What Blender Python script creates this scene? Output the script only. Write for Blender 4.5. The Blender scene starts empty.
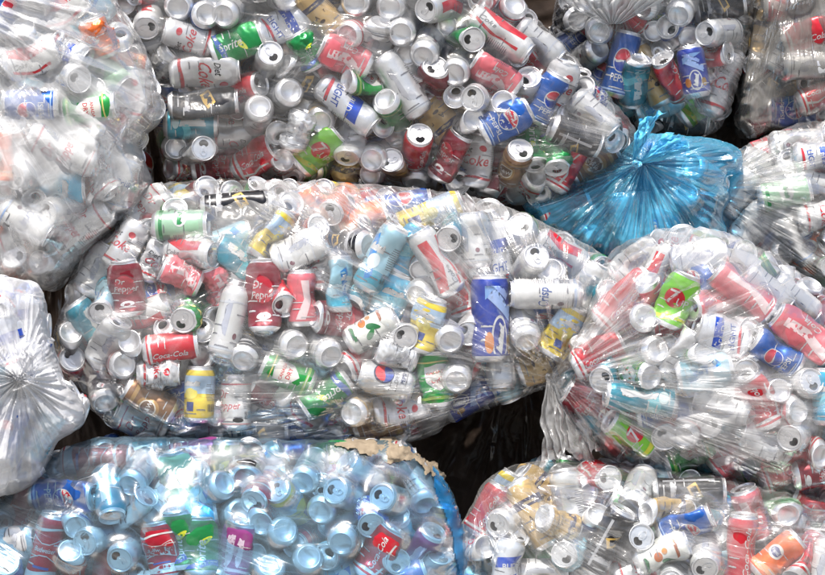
import bpy, bmesh, math, random
import numpy as np
from mathutils import Vector, Matrix, noise as mnoise

random.seed(7)
rng = np.random.default_rng(7)
SC = bpy.context.scene
COL = SC.collection
R_ = math.radians

# ------------------------------------------------------------------ camera
CAMY, CAMZ, MM = -5.4, 0.96, 0.00223    # a photo pixel is 2.23 mm at the plane y = 0


def world_x(px, y=0.0):
    return (px - 412.5) * MM * (y - CAMY) / -CAMY


def world_z(py, y=0.0):
    return CAMZ - (py - 287.5) * MM * (y - CAMY) / -CAMY


cam_d = bpy.data.cameras.new('camera')
cam = bpy.data.objects.new('camera', cam_d)
COL.objects.link(cam)
cam.location = (0, CAMY, CAMZ)
cam.rotation_euler = (math.pi / 2, 0, 0)
cam_d.sensor_width = 36
cam_d.lens = 36 * -CAMY / (825 * MM)
cam_d.clip_end = 500
SC.camera = cam

# ------------------------------------------------------------------ light
SUN_EL, SUN_AZ = 62.0, -14.0              # height, and degrees left of the camera's back
w = bpy.data.worlds.new('World')
SC.world = w
w.use_nodes = True
nt = w.node_tree
sky = nt.nodes.new('ShaderNodeTexSky')
sky.sky_type = 'NISHITA'
sky.sun_disc = False
sky.sun_elevation = R_(SUN_EL)
sky.sun_rotation = R_(180 + -SUN_AZ)
sky.air_density = 1.0
sky.dust_density = 3.0
sky.ozone_density = 1.0
bg = nt.nodes['Background']
bg.inputs['Strength'].default_value = 0.10
nt.links.new(sky.outputs[0], bg.inputs[0])
sd = bpy.data.lights.new('sun', 'SUN')
sd.energy = 3.4
sd.angle = R_(0.6)
sd.color = (1.0, 0.955, 0.89)
so = bpy.data.objects.new('sun', sd)
COL.objects.link(so)
sdir = Vector((math.sin(R_(SUN_AZ)) * math.cos(R_(SUN_EL)), -math.cos(R_(SUN_AZ)) * math.cos(R_(SUN_EL)), math.sin(R_(SUN_EL))))
so.rotation_euler = sdir.to_track_quat('Z', 'Y').to_euler()
so.location = (0, 0, 6)
SC.view_settings.view_transform = 'Standard'
SC.view_settings.look = 'None'
SC.view_settings.gamma = 1
SC.view_settings.exposure = 0.70
SC.render.engine = 'CYCLES'
cy = SC.cycles
cy.max_bounces = 10
cy.diffuse_bounces = 4
cy.glossy_bounces = 4
cy.transmission_bounces = 6
cy.transparent_max_bounces = 32
cy.sample_clamp_indirect = 6
cy.use_denoising = True
cy.caustics_reflective = False

# ------------------------------------------------------------------ helpers


def link(o, parent=None):
    COL.objects.link(o)
    if parent is not None:
        o.parent = parent
    return o


def mesh_obj(name, me, parent=None):
    return link(bpy.data.objects.new(name, me), parent)


def tag(o, label=None, cat=None, group=None, kind=None):
    if label:
        o['label'] = label
    if cat:
        o['category'] = cat
    if group:
        o['group'] = group
    if kind:
        o['kind'] = kind
    return o


def smooth(me):
    me.polygons.foreach_set('use_smooth', [True] * len(me.polygons))
    me.update()


def lattice_noise(x, y, seed=0):
    xi = np.floor(x).astype(np.int64)
    yi = np.floor(y).astype(np.int64)
    fx = x - xi
    fy = y - yi
    fx = fx * fx * (3 - 2 * fx)
    fy = fy * fy * (3 - 2 * fy)

    def h(a, b):
        n = (a * 374761393 + b * 668265263 + seed * 974634777) & 0x7fffffff
        n = ((n ^ (n >> 13)) * 1274126177) & 0x7fffffff
        n = (n ^ (n >> 16)) & 0xffff
        return n / 65535.0
    a, b, c, d = h(xi, yi), h(xi + 1, yi), h(xi, yi + 1), h(xi + 1, yi + 1)
    return (a * (1 - fx) + b * fx) * (1 - fy) + (c * (1 - fx) + d * fx) * fy


def fbm(x, y, seed=0, oct=3):
    s, a, t = 0, 1.0, 0
    for k in range(oct):
        s = s + a * lattice_noise(x * 2 ** k, y * 2 ** k, seed + k * 13)
        t += a
        a *= 0.5
    return s / t


# ------------------------------------------------------------------ materials
MATS = {}


def paint(name, rgb, metallic=0.35, rough=0.3, bump=0.0):
    if name in MATS:
        return MATS[name]
    m = bpy.data.materials.new(name)
    m.use_nodes = True
    n = m.node_tree
    p = n.nodes['Principled BSDF']
    p.inputs['Metallic'].default_value = metallic
    tc = n.nodes.new('ShaderNodeTexCoord')
    no = n.nodes.new('ShaderNodeTexNoise')
    no.inputs['Scale'].default_value = 45
    no.inputs['Detail'].default_value = 5
    n.links.new(tc.outputs['Object'], no.inputs['Vector'])
    mx = n.nodes.new('ShaderNodeMix')                      # scuffs: a little paler where rubbed
    mx.data_type = 'RGBA'
    mx.inputs[6].default_value = (*rgb, 1)
    mx.inputs[7].default_value = (*[min(1, c * 0.85 + 0.07) for c in rgb], 1)
    ramp = n.nodes.new('ShaderNodeValToRGB')
    ramp.color_ramp.elements[0].position = 0.52
    ramp.color_ramp.elements[1].position = 0.78
    n.links.new(no.outputs['Fac'], ramp.inputs[0])
    n.links.new(ramp.outputs[0], mx.inputs[0])
    n3 = n.nodes.new('ShaderNodeTexNoise')                 # dried drink residue
    n3.inputs['Scale'].default_value = 21
    n3.inputs['Detail'].default_value = 6
    n3.inputs['Distortion'].default_value = 0.8
    n.links.new(tc.outputs['Object'], n3.inputs['Vector'])
    gr = n.nodes.new('ShaderNodeMapRange')
    gr.inputs['From Min'].default_value = 0.58
    gr.inputs['From Max'].default_value = 0.74
    gr.inputs['To Max'].default_value = 0.55
    n.links.new(n3.outputs['Fac'], gr.inputs['Value'])
    m4 = n.nodes.new('ShaderNodeMix')
    m4.data_type = 'RGBA'
    m4.inputs[7].default_value = (0.16, 0.115, 0.075, 1)
    n.links.new(gr.outputs[0], m4.inputs[0])
    n.links.new(mx.outputs[2], m4.inputs[6])
    n.links.new(m4.outputs[2], p.inputs['Base Color'])
    mr = n.nodes.new('ShaderNodeMapRange')
    mr.inputs['To Min'].default_value = rough - 0.08
    mr.inputs['To Max'].default_value = rough + 0.14
    n.links.new(no.outputs['Fac'], mr.inputs['Value'])
    n.links.new(mr.outputs[0], p.inputs['Roughness'])
    n2 = n.nodes.new('ShaderNodeTexNoise')
    n2.inputs['Scale'].default_value = 28
    n2.inputs['Detail'].default_value = 2
    n.links.new(tc.outputs['Object'], n2.inputs['Vector'])
    b = n.nodes.new('ShaderNodeBump')
    b.inputs['Strength'].default_value = 0.35
    b.inputs['Distance'].default_value = 0.006
    n.links.new(n2.outputs['Fac'], b.inputs['Height'])
    n.links.new(b.outputs[0], p.inputs['Normal'])
    MATS[name] = m
    return m


ALU = paint('bare_aluminium', (0.88, 0.88, 0.89), 0.78, 0.34)
DARK = paint('can_inside', (0.25, 0.25, 0.26), 0.6, 0.5)


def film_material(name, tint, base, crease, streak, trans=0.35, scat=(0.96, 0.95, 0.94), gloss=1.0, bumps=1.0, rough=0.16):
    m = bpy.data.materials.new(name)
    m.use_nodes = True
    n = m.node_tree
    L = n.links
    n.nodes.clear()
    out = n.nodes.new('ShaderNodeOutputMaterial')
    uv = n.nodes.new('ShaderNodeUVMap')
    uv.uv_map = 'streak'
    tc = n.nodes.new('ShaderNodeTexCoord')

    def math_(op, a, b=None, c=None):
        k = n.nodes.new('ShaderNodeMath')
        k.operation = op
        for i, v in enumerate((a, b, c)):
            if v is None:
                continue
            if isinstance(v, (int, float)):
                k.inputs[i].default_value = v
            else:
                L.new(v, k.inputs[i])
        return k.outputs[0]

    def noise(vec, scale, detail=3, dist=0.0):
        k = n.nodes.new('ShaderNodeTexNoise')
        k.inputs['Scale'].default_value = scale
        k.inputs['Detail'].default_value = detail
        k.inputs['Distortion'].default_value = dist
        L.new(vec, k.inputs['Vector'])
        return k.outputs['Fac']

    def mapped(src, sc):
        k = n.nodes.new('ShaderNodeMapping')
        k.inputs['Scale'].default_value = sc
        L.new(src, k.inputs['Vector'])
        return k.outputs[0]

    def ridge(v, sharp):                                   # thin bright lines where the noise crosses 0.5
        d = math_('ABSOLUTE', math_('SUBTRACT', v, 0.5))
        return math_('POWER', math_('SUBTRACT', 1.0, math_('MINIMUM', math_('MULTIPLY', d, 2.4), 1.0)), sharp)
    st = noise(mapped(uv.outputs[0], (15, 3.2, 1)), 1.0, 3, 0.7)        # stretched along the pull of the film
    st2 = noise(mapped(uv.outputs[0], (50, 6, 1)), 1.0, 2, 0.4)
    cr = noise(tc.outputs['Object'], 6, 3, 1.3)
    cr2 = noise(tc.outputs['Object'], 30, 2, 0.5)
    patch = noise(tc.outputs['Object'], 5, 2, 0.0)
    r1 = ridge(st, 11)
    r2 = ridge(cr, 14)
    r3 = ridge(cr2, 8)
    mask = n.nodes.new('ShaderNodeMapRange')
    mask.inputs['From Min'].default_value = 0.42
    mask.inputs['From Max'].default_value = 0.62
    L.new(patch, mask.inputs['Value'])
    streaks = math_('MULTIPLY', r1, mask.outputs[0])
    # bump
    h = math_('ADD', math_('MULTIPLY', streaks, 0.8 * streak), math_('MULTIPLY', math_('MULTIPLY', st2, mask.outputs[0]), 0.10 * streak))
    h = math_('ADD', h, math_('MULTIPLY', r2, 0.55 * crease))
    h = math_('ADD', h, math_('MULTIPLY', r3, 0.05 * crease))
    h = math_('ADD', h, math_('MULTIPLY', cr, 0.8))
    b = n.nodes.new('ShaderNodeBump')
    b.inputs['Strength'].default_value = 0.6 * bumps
    b.inputs['Distance'].default_value = 0.007
    L.new(h, b.inputs['Height'])
    # how much the film scatters: doubled film in creases and stretch lines is whiter
    lw = n.nodes.new('ShaderNodeLayerWeight')
    lw.inputs['Blend'].default_value = 0.28
    a = math_('ADD', math_('MULTIPLY', streaks, 0.26 * streak), math_('MULTIPLY', r2, 0.20 * crease))
    a = math_('ADD', a, math_('MULTIPLY', r3, 0.05 * crease))
    a = math_('ADD', a, math_('MULTIPLY', math_('POWER', lw.outputs['Facing'], 3.0), 0.20))
    pv = n.nodes.new('ShaderNodeMapRange')
    pv.inputs['From Min'].default_value = 0.42
    pv.inputs['From Max'].default_value = 0.72
    pv.inputs['To Min'].default_value = base * (0.2 if base < 0.25 else 0.5)
    pv.inputs['To Max'].default_value = base * (3.6 if base < 0.25 else 1.5)
    L.new(patch, pv.inputs['Value'])
    a = math_('ADD', a, pv.outputs[0])
    a = math_('MINIMUM', a, 0.97)
    tr = n.nodes.new('ShaderNodeBsdfTransparent')
    tr.inputs[0].default_value = (*tint, 1)
    df = n.nodes.new('ShaderNodeBsdfDiffuse')
    df.inputs[0].default_value = (*scat, 1)
    bs = n.nodes.new('ShaderNodeBump')
    bs.inputs['Strength'].default_value = 0.35 * bumps
    bs.inputs['Distance'].default_value = 0.005
    L.new(h, bs.inputs['Height'])
    L.new(bs.outputs[0], df.inputs['Normal'])
    tl = n.nodes.new('ShaderNodeBsdfTranslucent')
    tl.inputs[0].default_value = (*scat, 1)
    mx = n.nodes.new('ShaderNodeMixShader')
    mx.inputs[0].default_value = trans
    L.new(df.outputs[0], mx.inputs[1])
    L.new(tl.outputs[0], mx.inputs[2])
    m2 = n.nodes.new('ShaderNodeMixShader')
    L.new(a, m2.inputs[0])
    L.new(tr.outputs[0], m2.inputs[1])
    L.new(mx.outputs[0], m2.inputs[2])
    gl = n.nodes.new('ShaderNodeBsdfGlossy')
    gl.inputs['Roughness'].default_value = rough
    L.new(b.outputs[0], gl.inputs['Normal'])
    fr = n.nodes.new('ShaderNodeFresnel')
    fr.inputs['IOR'].default_value = 1.5
    m3 = n.nodes.new('ShaderNodeMixShader')
    L.new(math_('MINIMUM', math_('MULTIPLY', fr.outputs[0], 1.0 * gloss), min(0.6, 0.4 * gloss)), m3.inputs[0])
    L.new(m2.outputs[0], m3.inputs[1])
    L.new(gl.outputs[0], m3.inputs[2])
    L.new(m3.outputs[0], out.inputs['Surface'])
    return m


def rough_material(name, c1, c2, scale, rough=0.9):
    m = bpy.data.materials.new(name)
    m.use_nodes = True
    n = m.node_tree
    p = n.nodes['Principled BSDF']
    p.inputs['Roughness'].default_value = rough
    tc = n.nodes.new('ShaderNodeTexCoord')
    no = n.nodes.new('ShaderNodeTexNoise')
    no.inputs['Scale'].default_value = scale
    no.inputs['Detail'].default_value = 8
    n.links.new(tc.outputs['Object'], no.inputs['Vector'])
    mx = n.nodes.new('ShaderNodeMix')
    mx.data_type = 'RGBA'
    mx.inputs[6].default_value = (*c1, 1)
    mx.inputs[7].default_value = (*c2, 1)
    n.links.new(no.outputs['Fac'], mx.inputs[0])
    n.links.new(mx.outputs[2], p.inputs['Base Color'])
    b = n.nodes.new('ShaderNodeBump')
    b.inputs['Strength'].default_value = 0.5
    b.inputs['Distance'].default_value = 0.01
    n.links.new(no.outputs['Fac'], b.inputs['Height'])
    n.links.new(b.outputs[0], p.inputs['Normal'])
    return m


# ------------------------------------------------------------------ can kinds
WHITE, RED, NAVY, BLUE = (0.68, 0.68, 0.67), (0.58, 0.015, 0.03), (0.015, 0.03, 0.14), (0.015, 0.09, 0.42)
SILVER = (0.72, 0.73, 0.74)


def rect(u0, u1, v0, v1):
    return [(u0, v0), (u1, v0), (u1, v1), (u0, v1)]


def ell(u, v, a, b, n=28, f=None):
    return [(u + a * math.cos(2 * math.pi * k / n), v + b * math.sin(2 * math.pi * k / n)) for k in range(n)]


def half(u, v, a, top, wob=3):
    pts = []
    s = 1 if top else -1
    for k in range(13):
        t = math.pi * k / 12
        pts.append((u + a * math.cos(t), v + s * (a * math.sin(t) * 0.96 + 1.5)))
    for k in range(1, 8):
        x = -a + 2 * a * k / 8
        pts.append((u + x, v + s * 2.0 + wob * math.sin(x / a * 2.6)))
    return pts


def band(v0, v1, amp=0, ph=0.0, n=40):
    lo, hi = [], []
    for k in range(n + 1):
        u = -51.8 + 103.6 * k / n
        d = amp * math.sin(u / 51.8 * math.pi + ph)
        lo.append((u, v0 + d))
        hi.append((u, v1 + d * 0.7))
    return lo + hi[::-1]


def bowtie(u, v, a, b):
    return [(u - a, v - b), (u - a * 0.25, v - b * 0.5), (u + a * 0.25, v - b * 0.5), (u + a, v - b), (u + a * 1.1, v),
            (u + a, v + b), (u + a * 0.25, v + b * 0.5), (u - a * 0.25, v + b * 0.5), (u - a, v + b), (u - a * 1.1, v)]


def shield(u, v, a, b):
    return [(u - a, v + b), (u, v + b * 1.15), (u + a, v + b), (u + a * 0.95, v - b * 0.3), (u, v - b), (u - a * 0.95, v - b * 0.3)]


def P(pts, col):
    return ('p', pts, col)


def T(s, u, v, size, col, rot=0, shear=0.0):
    return ('t', s, u, v, size, col, rot, shear)


def squig(u, v, wid, hgt, rot=0, n=6):
    """a line of print too small to read: slanted strokes on a base line"""
    c, s = math.cos(R_(rot)), math.sin(R_(rot))
    top = []
    m = n * 2
    for k in range(m):
        x0 = -wid / 2 + wid * k / m
        w_ = wid / m
        hh = hgt * (0.45 + 0.55 * ((k * 7 + n * 3) % 5) / 4)
        sl = 0.25 * hh
        top += [(x0 + 0.1 * w_, hgt * 0.22), (x0 + 0.1 * w_ + sl, hh), (x0 + 0.62 * w_ + sl, hh * 0.94), (x0 + 0.62 * w_, hgt * 0.22)]
    pts = [(-wid / 2, 0.0), (wid / 2, 0.0), (wid / 2, hgt * 0.2)] + top[::-1] + [(-wid / 2, hgt * 0.2)]
    return [(u + x * c - (y - hgt / 2) * s, v + x * s + (y - hgt / 2) * c) for x, y in pts]


def leaf(u, v, a, rot):
    c, s = math.cos(rot), math.sin(rot)
    pts = []
    for k in range(14):
        t = 2 * math.pi * k / 14
        x, y = a * math.cos(t), a * 0.42 * math.sin(t) * (1 - 0.35 * math.cos(t))
        pts.append((u + x * c - y * s, v + x * s + y * c))
    return pts


PEPSI = [P(ell(0, 8, 21, 21), WHITE), P(half(0, 8, 18.5, True), (0.62, 0.02, 0.05)), P(half(0, 8, 18.5, False), (0.02, 0.06, 0.35))]
D = {}


def design(code, rgb, decals, look, short, metallic=0.3, rough=0.3):
    D[code] = dict(rgb=rgb, decals=decals, look=look, short=short, metallic=metallic, rough=rough)


design('dc', (0.70, 0.70, 0.71), [P(band(-40, -34), (0.5, 0.02, 0.03)), T('Diet', -20, 18, 17, (0.02, 0.02, 0.02), 0, .3), T('Coke', -2, -8, 30, RED, 0, .35), P(ell(20, 30, 9, 7), RED)], 'silver can with red lettering', 'red-lettered silver can', 0.3)
design('ck', RED, [T('Coca-Cola', 4, 0, 18, WHITE, 90, .35), P(band(-44, -39), WHITE), P([(20, -40), (27, -15), (22, 10), (29, 38), (34, 38), (27, 10), (32, -15), (26, -40)], WHITE)], 'red can with white script', 'white-scripted red can')
design('cw', WHITE, [P([(-40, -44), (-14, -44), (2, -5), (-4, 40), (-28, 40), (-22, 5)], RED), P([(14, -44), (20, -44), (34, -5), (28, 40), (20, 40), (27, 0)], RED), T('Coke', 8, -26, 15, (0.2, 0.2, 0.2), 90, .3)], 'white can with red swooshes', 'red-swooshed white can')
design('pb', (0.012, 0.10, 0.42), PEPSI + [T('PEPSI', 0, -28, 17, WHITE), P(band(-45, -42), (0.35, 0.5, 0.8))], 'blue can with round red-white emblem', 'emblem-marked blue can', 0.35)
design('dp', SILVER, [P(ell(0, 12, 23, 23), (0.02, 0.03, 0.1)), P(ell(2, 12, 20, 20), (0.75, 0.05, 0.06)), P(half(0, 12, 20, False), (0.03, 0.08, 0.4)), T('DIET', -2, -22, 13, (0.3, 0.3, 0.32)), T('PEPSI', 0, -36, 12, NAVY)], 'pale silver can with round red emblem', 'emblem-marked silver can', 0.5)
design('ga', (0.025, 0.30, 0.06), [P(shield(0, 4, 25, 27), WHITE), P(shield(0, 4, 22, 24), (0.75, 0.72, 0.66)), T('CANADA', 0, 12, 10, RED), T('DRY', 0, -4, 14, RED), P(band(-42, -36), (0.3, 0.5, 0.12)), P(band(38, 41), (0.7, 0.6, 0.2))], 'green can with white shield', 'shield-marked green can', 0.4)
design('gp', (0.38, 0.62, 0.42), [P(ell(0, 5, 22, 16), WHITE), P(squig(0, 5, 34, 12, 0, 4), (0.03, 0.25, 0.08)), P(band(-42, -34), (0.03, 0.25, 0.08))], 'pale mint-green can', 'pale mint can')
design('lg', (0.20, 0.55, 0.05), [P(ell(-6, 6, 20, 20), RED), T('7', -10, -6, 40, WHITE), T('UP', 12, -6, 20, WHITE), P(band(-42, -32, 5), (0.6, 0.62, 0.05))], 'lime-green can with red spot', 'lime-green can')
design('dg', (0.01, 0.22, 0.055), [P(leaf(10, 14, 14, .6), (0.7, 0.75, 0.05)), T('Sprite', 0, -14, 24, WHITE, 90, .2), P(band(-44, -30, 6), (0.02, 0.1, 0.4))], 'dark green can with white letters', 'dark green can')
design('dw', WHITE, [T('Dr', -14, 12, 26, (0.45, 0.01, 0.03), 0, .25), T('Pepper', 0, -12, 22, (0.45, 0.01, 0.03), 0, .25), P(ell(26, -36, 12, 5), (0.05, 0.05, 0.05)), P(band(40, 43), (0.45, 0.01, 0.03)), P(band(-47, -44), (0.45, 0.01, 0.03))], 'white can with maroon lettering', 'maroon-lettered white can')
design('dm', (0.22, 0.008, 0.022), [P(ell(0, 10, 20, 20), (0.5, 0.03, 0.05)), T('Dr', -10, 12, 17, WHITE, 0, .25), T('Pepper', 0, -4, 17, WHITE, 0, .25), P(ell(0, -32, 14, 6), (0.7, 0.7, 0.7))], 'maroon can with white letters', 'maroon can')
design('bd', (0.50, 0.012, 0.035), [P(band(-50, -30, 4), WHITE), P(bowtie(0, 4, 34, 20), WHITE), P(bowtie(0, 4, 31, 17), RED), T('Budweiser', 0, 0, 11, WHITE, 0, .25), P(band(34, 38, 3), WHITE), P(rect(-18, 18, -26, -22), (0.05, 0.1, 0.4))], 'red-and-white can with bow-tie crest', 'crested red-white can')
design('bl', (0.74, 0.76, 0.80), [P([(-34, -2), (30, 12), (30, 34), (-34, 20)], (0.02, 0.08, 0.5)), T('BUD', -2, 7, 17, WHITE, 12), T('LIGHT', 0, -18, 19, (0.02, 0.08, 0.4), 12), P([(-30, -44), (30, -32), (30, -26), (-30, -38)], (0.6, 0.03, 0.05))], 'silver can with blue block', 'blue-blocked silver can', 0.45)
design('tn', (0.62, 0.42, 0.17), [P(band(14, 27), (0.05, 0.045, 0.09)), P(squig(0, 20.5, 34, 5, 0, 5), (0.4, .32, .2)), T('A', -12, -10, 15, (0.06, 0.03, 0.02)), P(ell(-6, -18, 7, 4), (0.06, 0.03, 0.02)), T('r', 14, -4, 14, (0.06, 0.03, 0.02))], 'tan can with dark band', 'dark-banded tan can')
design('br', (0.25, 0.12, 0.045), [P(ell(0, 0, 26, 26), (0.45, 0.26, 0.09)), P(ell(0, 0, 19, 19), (0.7, 0.66, 0.56)), P(ell(0, 0, 16, 16), (0.16, 0.09, 0.05)), T('A&W', 0, -5, 14, WHITE), P(band(34, 44), (0.5, 0.3, 0.1))], 'brown can with round label', 'round-labelled brown can')
design('tl', (0.02, 0.26, 0.36), [P(band(-20, -2, 8), (0.15, 0.55, 0.62)), P(squig(0, 8, 60, 18, 90), WHITE), P(ell(0, -30, 14, 8), (0.6, 0.75, 0.75))], 'teal can with paler wave', 'teal can')
design('lb', (0.38, 0.62, 0.72), [P(band(-46, -22, 6), (0.06, 0.38, 0.52)), P([(-26, 30), (-10, 38), (20, -30), (6, -38)], (0.05, 0.25, 0.6)), P(squig(0, 16, 40, 14, 0, 4), WHITE), P(ell(6, -6, 15, 12), (0.7, 0.8, 0.84))], 'ice-blue can with darker stripe', 'ice-blue can', 0.4)
design('cy', (0.03, 0.45, 0.72), [P(band(-12, 10, 8), (0.3, 0.72, 0.85)), P(squig(0, 20, 46, 14, 0, 4), WHITE)], 'bright cyan can', 'cyan can', 0.4)
design('or', (0.80, 0.16, 0.03), [P(ell(0, 6, 19, 15), (0.75, 0.72, 0.66)), P(ell(0, 6, 14, 10), (0.08, 0.08, 0.2)), P(band(-46, -30, 6), (0.85, 0.4, 0.2)), T('Fanta', 0, 2, 11, WHITE)], 'orange can with pale crest', 'orange can')
design('yl', (0.78, 0.60, 0.08), [P(band(4, 46), (0.42, 0.56, 0.72)), P(rect(-9, 9, -34, -14), (0.05, 0.08, 0.25)), P(ell(0, 4, 16, 12), (0.8, 0.7, 0.15)), P(squig(0, 26, 44, 12, 0, 5), WHITE)], 'yellow can with blue-grey top', 'blue-topped yellow can')
design('wh', WHITE, [P(squig(-4, 6, 56, 15, 90, 5), (0.45, 0.47, 0.54)), P(band(30, 33, 2), (0.6, 0.62, 0.66)), P(band(-44, -41), (0.55, 0.58, 0.62)), P(ell(24, -20, 5, 5), (0.2, 0.08, 0.1))], 'white can with faint grey script', 'plain white can', 0.3)
design('wb', WHITE, [T('Crisp', 6, 0, 22, (0.05, 0.10, 0.32), 0, .2), P(ell(-8, -20, 5.5, 5.5), (0.10, 0.04, 0.06)), P(band(-46, -41), (0.3, 0.4, 0.6))], 'white can with dark blue script', 'blue-scripted white can', 0.15)
design('wg', (0.78, 0.79, 0.74), [P(leaf(10, 12, 17, 1.0), (0.03, 0.16, 0.06)), P(leaf(22, 0, 15, 2.2), (0.05, 0.22, 0.08)), P(ell(-10, -8, 11, 9), (0.55, 0.16, 0.05)), P(ell(-18, 8, 7, 6), (0.6, 0.28, 0.10)), P(squig(2, -34, 40, 8, 0, 5), (0.05, 0.2, 0.08)), P(squig(-14, 34, 44, 7, 0, 6), (0.4, 0.12, 0.05))], 'white can with green leaves', 'leaf-printed white can', 0.15)
design('si', (0.74, 0.75, 0.76), [P(squig(0, 2, 60, 14, 90, 5), (0.5, 0.51, 0.55)), P(ell(14, -22, 8, 8), (0.55, 0.56, 0.6)), P(band(-44, -42), (0.4, 0.42, 0.46))], 'plain silver can', 'plain silver can', 0.45, 0.34)
design('bk', (0.012, 0.012, 0.016), [P([(-22, 10), (14, 22), (26, 8), (-10, -4)], (0.65, 0.42, 0.10)), P([(-13, 10), (10, 17), (17, 8), (-7, 1)], (0.012, 0.012, 0.016)), P(squig(0, -24, 50, 10, 0, 5), (0.5, 0.5, 0.52)), P(rect(-30, -24, -40, 40), (0.45, 0.45, 0.47))], 'black can with gold mark', 'black can')
design('nv', (0.02, 0.05, 0.36), [P(ell(0, -20, 16, 24), WHITE), P(ell(0, -20, 13, 21), (0.03, 0.05, 0.3)), P(squig(0, -20, 30, 12, 75, 3), WHITE), P(ell(-20, -24, 8, 11), (0.6, 0.2, 0.03)), P(ell(20, -26, 7, 10), (0.35, 0.2, 0.04)), P([(-26, 20), (26, 44), (26, 58), (-26, 34)], (0.22, 0.4, 0.75)), P(ell(0, 58, 6, 5), RED), P(squig(4, 16, 50, 16, -30, 4), (0.35, 0.5, 0.85)), P(squig(-4, 34, 44, 9, -30, 5), (0.3, 0.42, 0.8)), P(band(-68, -60), (0.45, 0.28, 0.06))], 'deep blue can with oval crest', 'oval-crested blue can')
design('pk', (0.74, 0.16, 0.19), [P([(-28, -44), (-6, -44), (10, 0), (4, 40), (-14, 40), (-8, 0)], (0.8, 0.62, 0.62)), T('Cola', 20, -4, 18, WHITE, 90, .3)], 'faded red can with pale wave', 'faded red can')
design('pp', (0.30, 0.05, 0.22), [P(squig(-8, 0, 76, 18, 80, 6), (0.75, 0.6, 0.72)), P(squig(14, 0, 66, 14, 80, 5), (0.75, 0.6, 0.72)), P(band(-44, -38, 2), (0.7, 0.55, 0.66))], 'purple can with pale script', 'purple can')

SIZES = {'std': (33.0, 122.0), 'tall': (33.0, 157.0), 'big': (42.0, 190.0)}


def deform(co, var, Rm, L):
    """dents of the thin wall; ends keep their round shape"""
    x, y, z = co
    t = z / (L / 2)
    f = max(0.0, 1 - t * t)
    if var == 0:
        a = math.atan2(y, x)
        k = 1 - 0.03 * f * (0.5 + 0.5 * math.sin(3 * a + 5 * t + 1))
        return Vector((x * k, y * k, z))
    a = math.atan2(y, x)
    r = math.hypot(x, y)
    if var == 1:                                          # one thumb dent
        d = ((a - 0.9 + math.pi) % (2 * math.pi)) - math.pi
        k = 1 - 0.42 * math.exp(-(d / 0.62) ** 2 - ((t - 0.15) / 0.33) ** 2)
        d2 = ((a + 1.9 + math.pi) % (2 * math.pi)) - math.pi
        k -= 0.25 * math.exp(-(d2 / 0.5) ** 2 - ((t + 0.3) / 0.25) ** 2)
        return Vector((x * k, y * k, z))
    n1 = mnoise.noise(Vector((math.cos(a) * 1.1, math.sin(a) * 1.1, t * 2.6 + var * 7)))
    n2 = mnoise.noise(Vector((math.cos(a) * 2.3, math.sin(a) * 2.0, t * 5.0 + var * 3)))
    fold = 1 - 2 * abs(n2)
    if var == 2:                                          # squeezed flat in the middle
        g = f ** 0.6
        fl = 1 - 0.52 * g
        wd = 1 + 0.18 * g
        cre = 1 + g * (0.20 * n1 + 0.10 * fold - 0.05)
        return Vector((x * fl * cre + r * 0.22 * g * math.sin(3.1 * t), y * wd * (1 + 0.1 * g * n1), z + 5 * g * n1))
    # var 3: pushed together, bent and creased without order
    cre = 1 + f ** 0.7 * (0.26 * n1 + 0.20 * fold - 0.24)
    return Vector((x * cre + 0.30 * r * f * math.sin(3 * t), y * cre + 0.16 * r * f, z * 0.76 + 9 * f * n1))


PROFILE_N = 52


def lathe(rings, n=PROFILE_N, close=False):
    vs, fs = [], []
    for (r, z) in rings:
        for k in range(n):
            a = 2 * math.pi * k / n
            vs.append((r * math.cos(a), r * math.sin(a), z))
    for i in range(len(rings) - 1):
        for k in range(n):
            k2 = (k + 1) % n
            fs.append((i * n + k, i * n + k2, (i + 1) * n + k2, (i + 1) * n + k))
    return vs, fs


TEXT_CACHE = {}


def text_tris(s, size, shear):
    key = (s, size, shear)
    if key in TEXT_CACHE:
        return TEXT_CACHE[key]
    cu = bpy.data.curves.new('lettering', 'FONT')
    cu.body = s
    cu.size = size
    cu.shear = shear
    cu.align_x = 'CENTER'
    cu.resolution_u = 2
    cu.offset = size * 0.012
    o = bpy.data.objects.new('lettering', cu)
    COL.objects.link(o)
    bpy.context.view_layer.update()
    dg = bpy.context.evaluated_depsgraph_get()
    me = bpy.data.meshes.new_from_object(o.evaluated_get(dg))
    v = [(p.co.x, p.co.y) for p in me.vertices]
    f = [tuple(p.vertices) for p in me.polygons]
    bpy.data.objects.remove(o)
    bpy.data.curves.remove(cu)
    bpy.data.meshes.remove(me)
    TEXT_CACHE[key] = (v, f)
    return v, f


BODY = {}


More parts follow.
